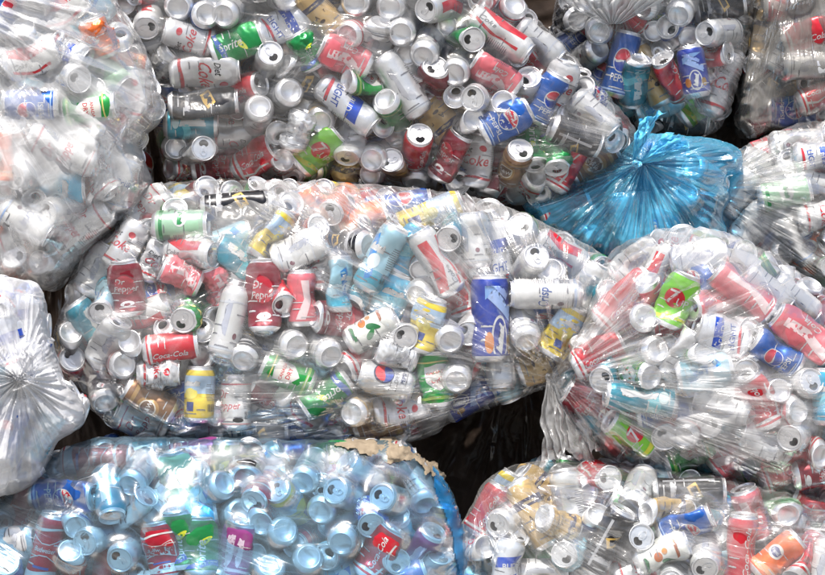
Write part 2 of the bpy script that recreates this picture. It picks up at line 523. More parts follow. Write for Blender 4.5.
def body_mesh(code, size, var):
    key = (code, size, var)
    if key in BODY:
        return BODY[key]
    d = D[code]
    Rm, L = SIZES[size]
    h = L / 2
    sc = Rm / 33.0
    bm = bmesh.new()
    cols = []

    def mat_index(m):
        if m not in cols:
            cols.append(m)
        return cols.index(m)
    pm = mat_index(paint('paint_%s' % d['short'].replace(' ', '_').replace('-', '_'), d['rgb'], d['metallic'], d['rough']))
    am = mat_index(ALU)
    lo, hi = -h + 13 * sc, h - 19 * sc
    rings = [(24 * sc, -h + 0.4), (25.5 * sc, -h + 1.2), (30.5 * sc, -h + 7 * sc), (32.5 * sc, -h + 10.5 * sc), (Rm, lo)]
    nb = 24
    for k in range(1, nb + 1):
        rings.append((Rm, lo + (hi - lo) * k / nb))
    rings += [(32.2 * sc, hi + 3.5 * sc), (29.5 * sc, hi + 11 * sc), (27.4 * sc, hi + 15 * sc), (27.0 * sc, hi + 16.2 * sc)]
    vs, fs = lathe(rings)
    bv = [bm.verts.new(v) for v in vs]
    for q, f in enumerate(fs):
        fc = bm.faces.new([bv[i] for i in f])
        ring = q // PROFILE_N
        fc.material_index = am if ring < 3 or ring >= len(rings) - 3 else pm
        fc.smooth = True
    # printed marks lie a hair above the wall, both sides of the can
    layer = 0
    circ = 2 * math.pi * 33.0
    vscale = sc * (L - 32 * sc) / 90.0 if size != 'std' else 1.0
    decals = list(d['decals'])
    marks = [(0, dd) for dd in decals] + [(circ / 2, dd) for dd in decals]
    for k in range(11):                                  # nutrition panel and bar code on the side
        marks.append((circ / 4, P(rect(-11 + k * 2.1, -11 + k * 2.1 + (0.6 + (k * 7 % 3) * 0.4), -34, -18), (0.03, 0.03, 0.03))))
        marks.append((circ / 4, P(rect(-11, 11 - (k * 5 % 4) * 2.5, -10 + k * 3.4, -9 + k * 3.4), (0.12, 0.12, 0.14))))
    for q_ in range(4):
        marks.append((circ * (1 + 2 * q_) / 8, P(squig(0, -30 + 9 * q_ - 18 * (q_ // 3), 20, 2.6, 0, 7), (0.2, 0.2, 0.22) if sum(d['rgb']) > 1.2 else (0.65, 0.65, 0.65))))
        marks.append((circ * (1 + 2 * q_) / 8, P(squig(3, 14 - 7 * q_, 24, 2.2, 0, 8), (0.2, 0.2, 0.22) if sum(d['rgb']) > 1.2 else (0.65, 0.65, 0.65))))
    marks.append((0, P(squig(0, -39, 34, 2.4, 0, 9), (0.25, 0.25, 0.27) if sum(d['rgb']) > 1.2 else (0.6, 0.6, 0.6))))
    marks.append((circ / 2, P(squig(0, -39, 34, 2.4, 0, 9), (0.25, 0.25, 0.27) if sum(d['rgb']) > 1.2 else (0.6, 0.6, 0.6))))
    for du, dd in marks:
        tb = bmesh.new()
        if dd[0] == 'p':
            pts = dd[1]
            col = dd[2]
            try:
                tb.faces.new([tb.verts.new((u, v, 0)) for u, v in pts])
            except ValueError:
                tb.free()
                continue
            bmesh.ops.triangulate(tb, faces=tb.faces[:])
        else:
            _, s, u0, v0, sz, col, rot, sh = dd
            tv, tf = text_tris(s, sz, sh)
            c_, s_ = math.cos(R_(rot)), math.sin(R_(rot))
            cyy = sz * 0.35 if rot else 0
            vv = [tb.verts.new((u0 + x * c_ - (y - cyy) * s_, v0 + x * s_ + (y - cyy) * c_, 0)) for x, y in tv]
            for f in tf:
                try:
                    tb.faces.new([vv[i] for i in f])
                except ValueError:
                    pass
        us = [v.co.x for v in tb.verts]
        k = math.ceil(min(us) / 4.0)
        while k * 4.0 < max(us):
            bmesh.ops.bisect_plane(tb, geom=tb.verts[:] + tb.edges[:] + tb.faces[:], plane_co=(k * 4.0, 0, 0), plane_no=(1, 0, 0), dist=1e-4)
            k += 1
        for vy in range(-40, 41, 10):
            bmesh.ops.bisect_plane(tb, geom=tb.verts[:] + tb.edges[:] + tb.faces[:], plane_co=(0, vy, 0), plane_no=(0, 1, 0), dist=1e-4)
        mi = mat_index(paint('ink_%d_%d_%d' % tuple(int(c * 100) for c in col), col, 0.2, 0.32))
        off = 0.42 + 0.09 * (layer % 12)
        layer += 1
        mp = {}
        for v in tb.verts:
            zz = v.co.y * vscale - 2
            zz = max(lo + 1, min(hi - 1, zz))
            a = (v.co.x + du) / 33.0
            mp[v] = bm.verts.new(((Rm + off) * math.cos(a), (Rm + off) * math.sin(a), zz))
        for f in tb.faces:
            nf = bm.faces.new([mp[v] for v in f.verts])
            nf.material_index = mi
            nf.smooth = True
        tb.free()
    for v in bm.verts:
        v.co = deform(v.co, var, Rm, L) * 0.001
    bmesh.ops.recalc_face_normals(bm, faces=bm.faces[:])
    me = bpy.data.meshes.new('body')
    bm.to_mesh(me)
    bm.free()
    for m in cols:
        me.materials.append(m)
    # marks must face outwards
    BODY[key] = me
    return me


PARTS = {}


def end_meshes(size, var):
    key = (size, var)
    if key in PARTS:
        return PARTS[key]
    Rm, L = SIZES[size]
    sc = Rm / 33.0
    h = (L / 2) * (0.76 if var == 3 else 1)
    # lid: seam rim, countersink, panel with the drinking hole left open
    bm = bmesh.new()
    top = h - 2.8 * sc
    rings = [(27.0 * sc, top - 1.0), (28.0 * sc, top + 0.6), (28.1 * sc, top + 2.2), (27.2 * sc, top + 2.9), (26.2 * sc, top + 2.4), (25.2 * sc, top - 2.5), (24.0 * sc, top - 3.6), (23.0 * sc, top - 2.6), (22.6 * sc, top - 1.2)]
    vs, fs = lathe(rings)
    bv = [bm.verts.new(v) for v in vs]
    for f in fs:
        bm.faces.new([bv[i] for i in f]).smooth = True
    n = PROFILE_N
    rim = bv[-n:]
    hole = []
    for k in range(22):
        a = 2 * math.pi * k / 22
        hole.append(bm.verts.new((12.2 * sc + 8.2 * sc * math.cos(a), 10.6 * sc * math.sin(a) * (1 - 0.18 * math.cos(a)), top - 1.3)))
    edges = []
    for loop in (rim, hole):
        for k in range(len(loop)):
            a, b = loop[k], loop[(k + 1) % len(loop)]
            e = bm.edges.get((a, b)) or bm.edges.new((a, b))
            edges.append(e)
    bmesh.ops.triangle_fill(bm, use_beauty=True, use_dissolve=False, edges=edges)
    # lip of the hole turned down into the can
    low = [bm.verts.new((v.co.x, v.co.y, v.co.z - 1.6)) for v in hole]
    for k in range(22):
        k2 = (k + 1) % 22
        bm.faces.new((hole[k], hole[k2], low[k2], low[k]))
    bmesh.ops.recalc_face_normals(bm, faces=bm.faces[:])
    for v in bm.verts:
        v.co *= 0.001
    lid = bpy.data.meshes.new('lid')
    bm.to_mesh(lid)
    bm.free()
    lid.materials.append(ALU)
    # tab: oval ring with rivet
    bm = bmesh.new()
    N = 24
    outer, inner, outer2, inner2 = [], [], [], []
    for k in range(N):
        a = 2 * math.pi * k / N
        ox, oy = -4.5 + 12 * math.cos(a), 7.4 * math.sin(a)
        ix, iy = -10 + 4.2 * math.cos(a), 4.4 * math.sin(a)
        for lst, x, y, z in ((outer, ox, oy, 0), (inner, ix, iy, 0), (outer2, ox, oy, 1.3), (inner2, ix, iy, 1.3)):
            lst.append(bm.verts.new((x * sc, y * sc, top - 0.6 + z + (-x) * 0.05)))
    for k in range(N):
        k2 = (k + 1) % N
        bm.faces.new((outer2[k], outer2[k2], inner2[k2], inner2[k]))
        bm.faces.new((outer[k2], outer[k], inner[k], inner[k2]))
        bm.faces.new((outer[k], outer[k2], outer2[k2], outer2[k]))
        bm.faces.new((inner[k2], inner[k], inner2[k], inner2[k2]))
    r = bmesh.ops.create_cone(bm, cap_ends=True, segments=14, radius1=3.4 * sc, radius2=2.6 * sc, depth=2.2, matrix=Matrix.Translation((0, 0, top + 0.6)))
    bmesh.ops.recalc_face_normals(bm, faces=bm.faces[:])
    for v in bm.verts:
        v.co *= 0.001
    tab = bpy.data.meshes.new('tab')
    bm.to_mesh(tab)
    bm.free()
    tab.materials.append(ALU)
    # base: standing ring and inward dome
    rings = [(25.4 * sc, -h + 1.3), (24.4 * sc, -h - 0.2), (23.2 * sc, -h - 0.3), (22.2 * sc, -h + 1.0), (21.2 * sc, -h + 4.0), (18.5 * sc, -h + 6.2), (14 * sc, -h + 8.6), (9 * sc, -h + 10.2), (4 * sc, -h + 11.0), (0.05, -h + 11.2)]
    vs, fs = lathe(rings)
    base = bpy.data.meshes.new('base')
    base.from_pydata([(x * .001, y * .001, z * .001) for x, y, z in vs], [], [f[::-1] for f in fs])
    smooth(base)
    base.materials.append(ALU)
    PARTS[key] = (lid, tab, base)
    return PARTS[key]


# ------------------------------------------------------------------ the bags
# outline in photo pixels, depth of the bag's middle, half thickness, pole of the pull lines, look of the film
BAGS = {
    'A': dict(y=-0.03, d=0.20, pole=(-60, -10), c=(20, 120), out=[(-160, 60), (-120, -50), (-20, -70), (70, -30), (112, -5), (132, 25), (150, 62), (164, 105), (160, 122), (141, 146), (151, 185), (130, 215), (105, 240), (75, 270), (50, 289), (20, 284), (-40, 292), (-130, 270)],
              film=dict(tint=(0.98, 0.98, 0.97), base=0.42, crease=0.8, streak=0.6, trans=0.2, scat=(0.97, 0.97, 0.97), bumps=0.7), fold=0.010, pleat=(0.0, 1)),
    'B': dict(y=0.16, d=0.20, pole=(660, 155), c=(350, 75), out=[(110, -20), (116, 60), (146, 100), (160, 150), (172, 186), (210, 188), (270, 185), (340, 187), (420, 191), (500, 203), (545, 205), (592, 184), (630, 155), (637, 134), (600, 88), (545, 28), (505, -12), (440, -60), (300, -80), (180, -70)],
              film=dict(tint=(0.98, 0.98, 0.98), base=0.025, crease=0.4, streak=0.9), fold=0.006, pleat=(0.004, 22)),
    'C': dict(y=0.38, d=0.19, pole=(612, 14), c=(640, 40), out=[(556, -10), (556, 50), (592, 112), (650, 134), (690, 137), (720, 127), (741, 70), (752, 10), (745, -50), (700, -90), (590, -90), (565, -50)],
              film=dict(tint=(0.94, 0.95, 0.96), base=0.05, crease=0.5, streak=1.3), fold=0.004, pleat=(0.006, 30)),
    'D': dict(y=0.40, d=0.19, pole=(790, -70), c=(850, 40), out=[(735, 130), (745, 40), (756, -30), (860, -70), (940, 20), (930, 120), (830, 136), (770, 136)],
              film=dict(tint=(0.70, 0.69, 0.67), base=0.20, crease=0.5, streak=0.8, scat=(0.42, 0.40, 0.37)), fold=0.005, pleat=(0.005, 20)),  # grey-brown film tone carries the shade of this corner
    'E': dict(y=0.14, d=0.13, pole=(638, 165), c=(645, 192), out=[(522, 206), (556, 192), (600, 170), (628, 148), (645, 134), (688, 136), (718, 141), (734, 146), (742, 158), (738, 172), (724, 178), (730, 196), (722, 214), (726, 232), (722, 262), (640, 276), (588, 252), (552, 238)],
              film=dict(tint=(0.34, 0.77, 0.99), base=0.46, crease=0.6, streak=0.9, scat=(0.17, 0.70, 0.99), trans=0.25), fold=0.009, pleat=(0.007, 19)),
    'F': dict(y=0.26, d=0.18, pole=(700, 190), c=(835, 215), out=[(712, 195), (735, 155), (780, 130), (830, 121), (900, 130), (970, 200), (940, 310), (850, 320), (780, 280), (722, 250)],
              film=dict(tint=(0.94, 0.94, 0.93), base=0.12, crease=0.7, streak=1.0), fold=0.005, pleat=(0.005, 20)),
    'G': dict(y=0.02, d=0.21, pole=(556, 378), c=(320, 315), out=[(52, 352), (58, 322), (68, 298), (76, 268), (108, 230), (134, 195), (165, 184), (230, 181), (300, 182), (400, 187), (480, 199), (545, 224), (605, 258), (618, 300), (590, 345), (556, 382), (505, 402), (455, 420), (415, 441), (330, 447), (200, 447), (130, 434), (92, 408), (84, 390), (60, 376)],
              film=dict(tint=(0.98, 0.98, 0.98), base=0.062, crease=0.5, streak=1.2), fold=0.008, pleat=(0.005, 30)),
    'H': dict(y=-0.07, d=0.20, pole=(550, 377), c=(720, 370), out=[(545, 377), (572, 338), (590, 295), (604, 262), (630, 240), (672, 227), (722, 232), (770, 254), (815, 284), (900, 340), (940, 430), (890, 525), (800, 505), (740, 481), (680, 472), (622, 464), (588, 440), (560, 398)],
              film=dict(tint=(0.96, 0.96, 0.96), base=0.145, crease=0.5, streak=1.3), fold=0.009, pleat=(0.010, 24)),
    'I': dict(y=-0.24, d=0.16, pole=(32, 376), c=(0, 388), out=[(-90, 300), (-20, 279), (28, 280), (44, 300), (51, 338), (60, 370), (84, 408), (79, 426), (55, 444), (40, 478), (8, 495), (-60, 502), (-120, 420)],
              film=dict(tint=(0.96, 0.97, 1.0), base=0.76, crease=1.0, streak=0.15, gloss=0.5, trans=0.15, scat=(0.97, 0.97, 0.98)), fold=0.012, pleat=(0.002, 9)),
    'J': dict(y=-0.11, d=0.22, pole=(-120, 470), c=(200, 575), out=[(-90, 600), (-50, 520), (10, 490), (50, 456), (100, 438), (200, 437), (300, 439), (395, 440), (428, 464), (455, 500), (471, 560), (480, 650), (420, 700), (100, 712), (-60, 690)],
              film=dict(tint=(0.62, 0.84, 0.98), base=0.04, crease=0.5, streak=0.8, scat=(0.42, 0.74, 0.96), gloss=2.6, bumps=0.6, rough=0.24), fold=0.003, pleat=(0.002, 12)),
    'K': dict(y=-0.12, d=0.21, pole=(470, 470), c=(700, 590), out=[(450, 580), (466, 515), (492, 476), (540, 461), (620, 464), (700, 471), (760, 484), (830, 497), (920, 540), (960, 640), (900, 708), (600, 714), (470, 690)],
              film=dict(tint=(0.97, 0.98, 0.98), base=0.06, crease=0.6, streak=0.8), fold=0.007, pleat=(0.004, 20)),
}
GAP_SHADE_FILM = dict(tint=(0.10, 0.08, 0.07), base=0.70, crease=1.0, streak=0.8, scat=(0.16, 0.115, 0.09), gloss=0.2)  # dark film of bags added behind the pile to keep its gaps dark
BAGS['L'] = dict(y=0.46, d=0.16, pole=(520, 300), c=(490, 440), out=[(330, 430), (360, 390), (480, 350), (600, 370), (660, 440), (640, 520), (560, 580), (440, 580), (350, 520)], film=GAP_SHADE_FILM, fold=0.012, pleat=(0.004, 14))
BAGS['M'] = dict(y=0.50, d=0.16, pole=(60, 200), c=(60, 330), out=[(-60, 330), (-20, 240), (60, 200), (150, 240), (180, 340), (150, 450), (60, 500), (-30, 450)], film=GAP_SHADE_FILM, fold=0.012, pleat=(0.004, 14))
BAGS['N'] = dict(y=0.52, d=0.15, pole=(150, 60), c=(165, 160), out=[(60, 150), (100, 80), (180, 60), (260, 100), (280, 170), (240, 240), (150, 260), (80, 230)], film=GAP_SHADE_FILM, fold=0.012, pleat=(0.004, 14))
BAGS['O'] = dict(y=0.60, d=0.13, pole=(735, 0), c=(725, 130), out=[(490, 70), (490, -60), (640, -90), (760, -50), (820, 50), (830, 140), (780, 220), (620, 190)], film=GAP_SHADE_FILM, fold=0.012, pleat=(0.004, 14))
BAG_IN = {'A': 'in the upper-left bag', 'B': 'in the long top bag', 'C': 'in the gathered top-right bag', 'D': 'in the far-right shade-tinted bag', 'E': 'in the blue bag',
          'F': 'in the bag right of the knot', 'G': 'in the wide middle bag', 'H': 'in the tied right bag', 'I': 'in the milky knotted bag',
          'J': 'in the blue-tinted bottom bag', 'K': 'in the bottom-right bag'}

GRID = 0.004


def catmull(pts, n=14):
    P_ = np.array(pts, float)
    res = []
    m = len(P_)
    for i in range(m):
        p0, p1, p2, p3 = P_[i - 1], P_[i], P_[(i + 1) % m], P_[(i + 2) % m]
        for k in range(n):
            t = k / n
            res.append(0.5 * ((2 * p1) + (-p0 + p2) * t + (2 * p0 - 5 * p1 + 4 * p2 - p3) * t ** 2 + (-p0 + 3 * p1 - 3 * p2 + p3) * t ** 3))
    return np.array(res)


def inside_poly(px, pz, poly):
    ins = np.zeros(px.shape, bool)
    j = len(poly) - 1
    for i in range(len(poly)):
        xi, zi = poly[i]
        xj, zj = poly[j]
        c = ((zi > pz) != (zj > pz)) & (px < (xj - xi) * (pz - zi) / (zj - zi + 1e-12) + xi)
        ins ^= c
        j = i
    return ins


def setup_bag(key, b):
    y = b['y']
    poly = catmull(b['out'])
    poly = np.stack([world_x(poly[:, 0], y), world_z(poly[:, 1], y)], 1)
    b['poly'] = poly
    b['cw'] = np.array([world_x(b['c'][0], y), world_z(b['c'][1], y)])
    b['pw'] = np.array([world_x(b['pole'][0], y), world_z(b['pole'][1], y)])
    x0, z0 = poly.min(0) - 0.02
    x1, z1 = poly.max(0) + 0.02
    nx, nz = int((x1 - x0) / GRID) + 1, int((z1 - z0) / GRID) + 1
    b['g0'] = (x0, z0)
    b['gn'] = (nx, nz)
    gx = x0 + np.arange(nx) * GRID
    gz = z0 + np.arange(nz) * GRID
    X, Z = np.meshgrid(gx, gz, indexing='ij')
    ins = inside_poly(X, Z, poly)
    seg = poly[::3]
    dist = np.full(X.shape, 9.0)
    for (sx, sz) in seg:
        np.minimum(dist, np.hypot(X - sx, Z - sz), out=dist)
    dist = np.where(ins, dist, 0)
    rr = min(0.13, dist.max())
    q = np.clip(dist / rr, 0, 1)
    b['H0'] = b['d'] * np.sqrt(np.clip(1 - (1 - q) ** 2, 0, 1)) * (0.9 + 0.1 * np.clip(dist / dist.max(), 0, 1))
    b['ins'] = ins
    b['dist'] = dist
    b['obst'] = np.full(X.shape, -1.0)
    b['X'], b['Z'] = X, Z


for k_, b_ in BAGS.items():
    setup_bag(k_, b_)


def bag_idx(b, x, z):
    i = np.clip(((x - b['g0'][0]) / GRID + 0.5).astype(int), 0, b['gn'][0] - 1)
    j = np.clip(((z - b['g0'][1]) / GRID + 0.5).astype(int), 0, b['gn'][1] - 1)
    return i, j


def sample(field, b, x, z):
    fx = np.clip((x - b['g0'][0]) / GRID, 0, b['gn'][0] - 1.001)
    fz = np.clip((z - b['g0'][1]) / GRID, 0, b['gn'][1] - 1.001)
    i, j = fx.astype(int), fz.astype(int)
    a, c = fx - i, fz - j
    return (field[i, j] * (1 - a) + field[i + 1, j] * a) * (1 - c) + (field[i, j + 1] * (1 - a) + field[i + 1, j + 1] * a) * c


# ------------------------------------------------------------------ cans: x, y (photo px), lid direction, tilt of the lid to the camera, kind, size, dent, spin
CANS = {}
CANS['A'] = [
    (33, 105, 180, 0, 'pb'), (89, 108, 8, 5, 'ga'), (63, 150, 154, 8, 'dw', 'tall'), (80, 234, 34, 5, 'dw', 'tall'), (2, 158, 90, 0, 'or'),
    (97, 36, 110, 15, 'or', 'std', 3), (18, 178, 200, 60, 'wh'), (55, 188, 2, 0, 'cy', 'std', 2), (26, 222, -30, 0, 'wb', 'std', 1), (7, 207, 90, 62, 'ck'),
    (100, 68, -40, 10, 'gp', 'std', 1), (60, 8, 30, 0, 'cw', 'std', 2), (15, 252, 140, -60, 'si'), (78, 262, 20, 0, 'dm'), (125, 92, 80, 0, 'dc', 'std', 3),
    (34, 60, 20, 0, 'wh', 'std', 2), (-5, 75, 60, 0, 'wh'), (36, 12, 80, -50, 'wh'), (10, 12, 70, 0, 'pb', 'std', 1), (88, 5, 40, 0, 'lb'), (125, 185, 75, 10, 'wh', 'std', 1),
    (130, 140, 70, 10, 'wh', 'std', 3), (38, 182, 30, 20, 'yl', 'std', 2), (48, 275, 0, 0, 'si', 'std', 1), (70, 50, -30, 10, 'wh', 'std', 3),
]
CANS['B'] = [
    (148, 30, 268, 58, 'cw'), (180, 10, 80, -72, 'si'), (190, 38, 165, 12, 'dc'), (206, 73, 5, 0, 'dc', 'tall', 0, 40), (204, 103, 4, 0, 'si', 'tall', 2), (160, 62, 40, 20, 'wh', 'std', 3),
    (272, 55, 60, 72, 'wh'), (292, 93, 200, -70, 'si'), (261, 108, 250, -72, 'si'), (240, 88, 10, 35, 'ck'), (225, 18, 40, -65, 'si'), (254, 10, 70, -72, 'wh'),
    (347, 106, -40, 5, 'bl', 'tall'), (402, 86, 124, 0, 'si', 'tall'), (390, 10, 60, -72, 'si'), (401, 36, 80, -75, 'si'), (423, 59, 70, -60, 'wh'), (454, 76, 60, -68, 'si'),
    (306, 52, 118, 10, 'dg', 'std', 3), (345, 58, 155, 10, 'pk', 'std', 3), (355, 6, 60, -72, 'wh'), (320, 12, 130, 10, 'tn', 'std', 1), (425, 12, 200, 55, 'cw'), (462, 16, 80, -62, 'si'),
    (446, 36, 55, 5, 'lg'), (500, 35, -36, 5, 'cw', 'tall'), (495, 76, 146, 5, 'pk', 'std', 0), (519, 54, -20, 62, 'si'), (472, 100, 200, 70, 'dc'), (505, 122, 28, 0, 'pb'),
    (520, 150, 70, 58, 'br'), (420, 135, 75, 62, 'ck'), (372, 160, 60, -72, 'si'), (319, 150, 42, 5, 'lg', 'std', 0, 30), (297, 130, 70, 10, 'si', 'std', 3), (231, 130, 2, 0, 'dc', 'std', 1, 90),
    (193, 145, 230, 55, 'br'), (190, 124, 0, 0, 'tl'), (255, 157, 30, 30, 'ck', 'std', 2), (308, 170, 40, -50, 'ga'), (347, 163, 10, 20, 'dm'), (450, 155, 60, 20, 'si', 'std', 3),
    (398, 166, 0, 0, 'tl', 'tall', 1), (560, 85, 70, 10, 'dc', 'std', 3), (537, 62, 130, 10, 'ck', 'std', 2), (594, 114, -45, 5, 'wh', 'std', 1), (617, 140, -30, 52, 'wh'), (582, 130, 140, 48, 'ck'),
    (567, 165, 60, 0, 'ck', 'std', 1), (602, 162, 30, 0, 'br', 'std', 2), (546, 98, 60, 10, 'pb', 'std', 1), (252, 74, 50, 0, 'pb', 'std', 2), (238, 45, 20, 0, 'dg', 'std', 2), (478, 160, 80, 0, 'dc', 'std', 3),
    (165, 160, 60, 0, 'lg', 'std', 1), (440, 120, -50, 0, 'si', 'std', 2), (285, 25, 20, 0, 'bl', 'std', 2), (215, 165, 10, 0, 'si', 'std', 2), (300, 165, 0, 0, 'dm', 'std', 1), (540, 40, -40, 0, 'wh', 'std', 1), (570, 55, -60, 20, 'wh', 'std', 2),
]
CANS['C'] = [
    (598, 34, 80, -72, 'wh'), (578, 56, 210, -58, 'wh'), (621, 64, 76, 5, 'pb', 'tall'), (651, 74, 118, 0, 'tn', 'tall', 1), (664, 49, 60, 66, 'si'), (676, 18, 60, -58, 'wh'),
    (703, 35, 190, 48, 'wh'), (738, 36, 290, 45, 'wh'), (722, 36, -10, 0, 'or', 'std', 2), (693, 72, 100, 0, 'nv'), (722, 82, 70, 0, 'si', 'tall', 1), (662, 100, 20, 0, 'lb', 'std', 2),
    (560, 30, 40, 0, 'si', 'std', 1), (706, 100, 40, 0, 'lg', 'std', 2), (722, 4, 10, 0, 'wh'), (640, 10, 30, -50, 'wh'), (600, 80, 50, 0, 'pb', 'std', 1), (545, 10, 30, 30, 'bk'), (630, 112, 20, 0, 'tl'), (690, 115, -10, 0, 'bk', 'std', 2),
]
CANS['D'] = [
    (806, 36, 18, 5, 'ck'), (822, 96, 20, 0, 'ck', 'std', 1), (785, 48, 60, 0, 'si'), (772, 82, 40, 0, 'bk', 'std', 1), (815, 66, 0, 0, 'si', 'tall'), (790, 6, 0, 0, 'pk'), (768, 108, 110, -50, 'si'), (760, 30, 80, 0, 'tn', 'std', 2), (795, 110, 0, 0, 'pb', 'std', 2),
]
CANS['E'] = [
    (686, 192, 250, -58, 'wh'), (722, 158, -30, -45, 'wh'), (597, 236, 20, -30, 'tl'), (566, 207, 20, 0, 'ck', 'std', 1), (664, 150, 0, 0, 'pb', 'std', 1), (702, 218, 80, 0, 'dm'), (560, 222, 20, 0, 'pb', 'std', 2), (625, 220, 100, 10, 'wh', 'std', 1), (660, 235, 70, 10, 'lb', 'std', 2),
]
CANS['F'] = [
    (800, 142, 4, 0, 'wh'), (757, 162, 150, 10, 'wh', 'tall'), (784, 194, 12, 5, 'gp'), (742, 192, 60, 10, 'si'), (766, 128, 20, 0, 'pk'), (819, 156, 0, 0, 'bl', 'std', 0, 20), (796, 240, 122, 0, 'wb', 'std', 0, 80),
    (816, 250, 60, 0, 'or', 'std', 1), (822, 215, 10, 0, 'wh'), (755, 225, 50, 0, 'si', 'std', 2), (745, 240, 10, 0, 'pb', 'std', 2), (820, 185, -20, 0, 'wh', 'std', 1),
]
CANS['G'] = [
    (181, 225, 1, 5, 'gp'), (192, 252, -8, 30, 'cw'), (182, 277, 155, 5, 'pk', 'std', 3), (216, 285, 110, 15, 'pk', 'std', 3), (236, 206, 5, 0, 'bk', 'tall'), (330, 214, 230, 60, 'or'), (292, 202, 40, 58, 'dc'), (352, 197, 200, 55, 'ck'),
    (362, 219, 20, 5, 'or', 'std', 1), (402, 199, 10, 0, 'pb', 'tall'), (438, 207, 22, 0, 'yl', 'tall', 0, 0), (381, 258, 62, 5, 'lb', 'tall'), (340, 284, 92, 0, 'lb', 'std', 0, 60), (303, 298, 92, 0, 'pk'),
    (265, 296, 92, -8, 'si', 'tall'), (231, 322, 76, -5, 'wh', 'tall'), (128, 288, 96, 5, 'dm'), (145, 314, 20, 5, 'cw', 'std', 0, 60), (172, 347, 8, 0, 'ck'), (88, 325, 125, 5, 'tl', 'std', 1),
    (72, 312, 120, 55, 'ck'), (110, 342, 60, 25, 'wh', 'std', 2), (150, 400, 150, 8, 'br'), (135, 424, 155, 5, 'dw', 'std', 2, 0), (200, 394, 88, 0, 'yl'), (236, 402, 90, 0, 'dw'),
    (288, 374, 156, 5, 'ga'), (332, 356, 140, -58, 'wh'), (298, 346, 160, -62, 'wh'), (372, 330, 30, 5, 'wg'), (386, 380, 164, 5, 'dp'), (450, 341, 110, -68, 'si'), (456, 381, 80, -70, 'si'),
    (490, 318, 91, 0, 'nv', 'big'), (545, 294, 180, 5, 'wb', 'tall'), (526, 342, 100, -48, 'wh'), (352, 413, 20, -66, 'tn'), (326, 394, 215, 5, 'dg'), (346, 391, 30, 55, 'si', 'std', 2), (302, 410, 28, 5, 'si', 'tall'),
    (266, 396, 150, 30, 'dm', 'std', 1), (396, 354, 160, 10, 'si', 'std', 3), (426, 352, 80, 0, 'si', 'std', 3), (441, 409, 70, 66, 'si'), (402, 408, 10, 0, 'dc', 'std', 2), (436, 262, 120, 5, 'cw', 'tall', 1), (455, 290, 110, 0, 'ck', 'std', 2),
    (466, 366, 60, 10, 'ck', 'std', 2), (472, 402, 30, 0, 'nv', 'std', 0), (417, 296, 40, -58, 'si'), (424, 322, 60, -40, 'si', 'std', 1), (430, 388, 100, 0, 'tn', 'std', 2), (521, 224, 110, 62, 'wh'), (536, 256, 60, 66, 'wh'),
    (562, 252, -30, 0, 'wh', 'std', 1), (562, 332, 60, 0, 'yl', 'std', 3), (104, 404, 110, -50, 'wh'), (98, 376, 20, 10, 'wh', 'std', 3), (76, 362, 140, 0, 'tl'), (63, 372, 130, 0, 'pb', 'std', 1), (188, 434, 5, 0, 'dw'),
    (125, 246, 60, 0, 'dc', 'std', 1), (140, 205, 40, 0, 'dw', 'std', 2), (278, 223, 20, 35, 'wh'), (240, 258, 150, 5, 'tl', 'std', 3), (225, 240, 20, 0, 'lb', 'std', 1), (95, 270, 60, 0, 'wh', 'std', 3), (300, 250, 20, 5, 'wh', 'std', 2), (345, 243, 140, 0, 'nv', 'std', 1),
    (475, 240, 95, 0, 'wh', 'std', 1), (500, 255, 85, 0, 'wh', 'tall', 1), (245, 360, 80, -60, 'bk'), (410, 250, 60, 0, 'cy', 'std', 2), (390, 300, 70, 0, 'cy'), (150, 260, 60, 0, 'dc', 'std', 3), (260, 430, 0, 0, 'bk', 'std', 1), (300, 436, 10, 0, 'si', 'std', 1),
    (545, 365, 20, 0, 'tn', 'std', 2), (590, 290, 60, 0, 'wh', 'std', 2), (510, 390, 30, 0, 'bk', 'std', 1), (380, 425, 20, 0, 'br', 'std', 2), (160, 372, 0, 0, 'si', 'std', 3), (222, 372, 20, 0, 'lb', 'std', 3),
]
CANS['H'] = [
    (655, 350, 190, -70, 'wh'), (720, 334, 160, 10, 'bl', 'std', 2), (675, 300, 66, 5, 'lg', 'std', 3), (742, 292, 142, 5, 'pk', 'tall', 1), (802, 334, 145, 5, 'pk', 'tall'), (774, 352, 148, 10, 'pb'), (808, 380, 40, 66, 'wh'),
    (757, 400, 120, 10, 'ck', 'std', 3), (722, 404, 160, -15, 'si'), (796, 409, 60, -58, 'si'), (786, 437, 200, 62, 'si'), (826, 396, 90, 0, 'cy'), (816, 437, 0, 0, 'cy', 'std', 1), (640, 398, 172, 5, 'tl', 'tall'), (632, 434, 148, 15, 'lg'),
    (656, 447, 150, -45, 'pk'), (692, 458, 20, 0, 'ga', 'std', 1), (738, 455, 40, 5, 'pk'), (776, 463, 26, 0, 'dg', 'tall'), (795, 482, 20, 0, 'ck', 'std', 1), (822, 472, 10, 0, 'dm'), (626, 300, 45, 0, 'ck', 'tall', 2),
    (600, 356, 28, 0, 'ck', 'std', 2), (690, 390, 170, 0, 'bl', 'std', 3), (702, 372, 10, 0, 'lb', 'std', 2), (722, 436, 150, 58, 'dm'), (690, 285, 30, 0, 'pb', 'std', 2), (677, 322, 10, 0, 'pk', 'std', 2), (768, 290, -40, 0, 'wh', 'std', 1),
    (662, 272, 60, 0, 'cw', 'std', 1), (700, 258, 10, 0, 'wh', 'std', 2), (735, 262, -20, 0, 'wh', 'std', 1), (640, 262, 40, 0, 'wh', 'std', 2), (592, 405, 150, 0, 'dm', 'std', 2), (800, 300, -40, 0, 'wh', 'std', 1), (622, 345, 40, -30, 'wh', 'std', 1), (665, 415, 10, 0, 'pb', 'std', 2),
]
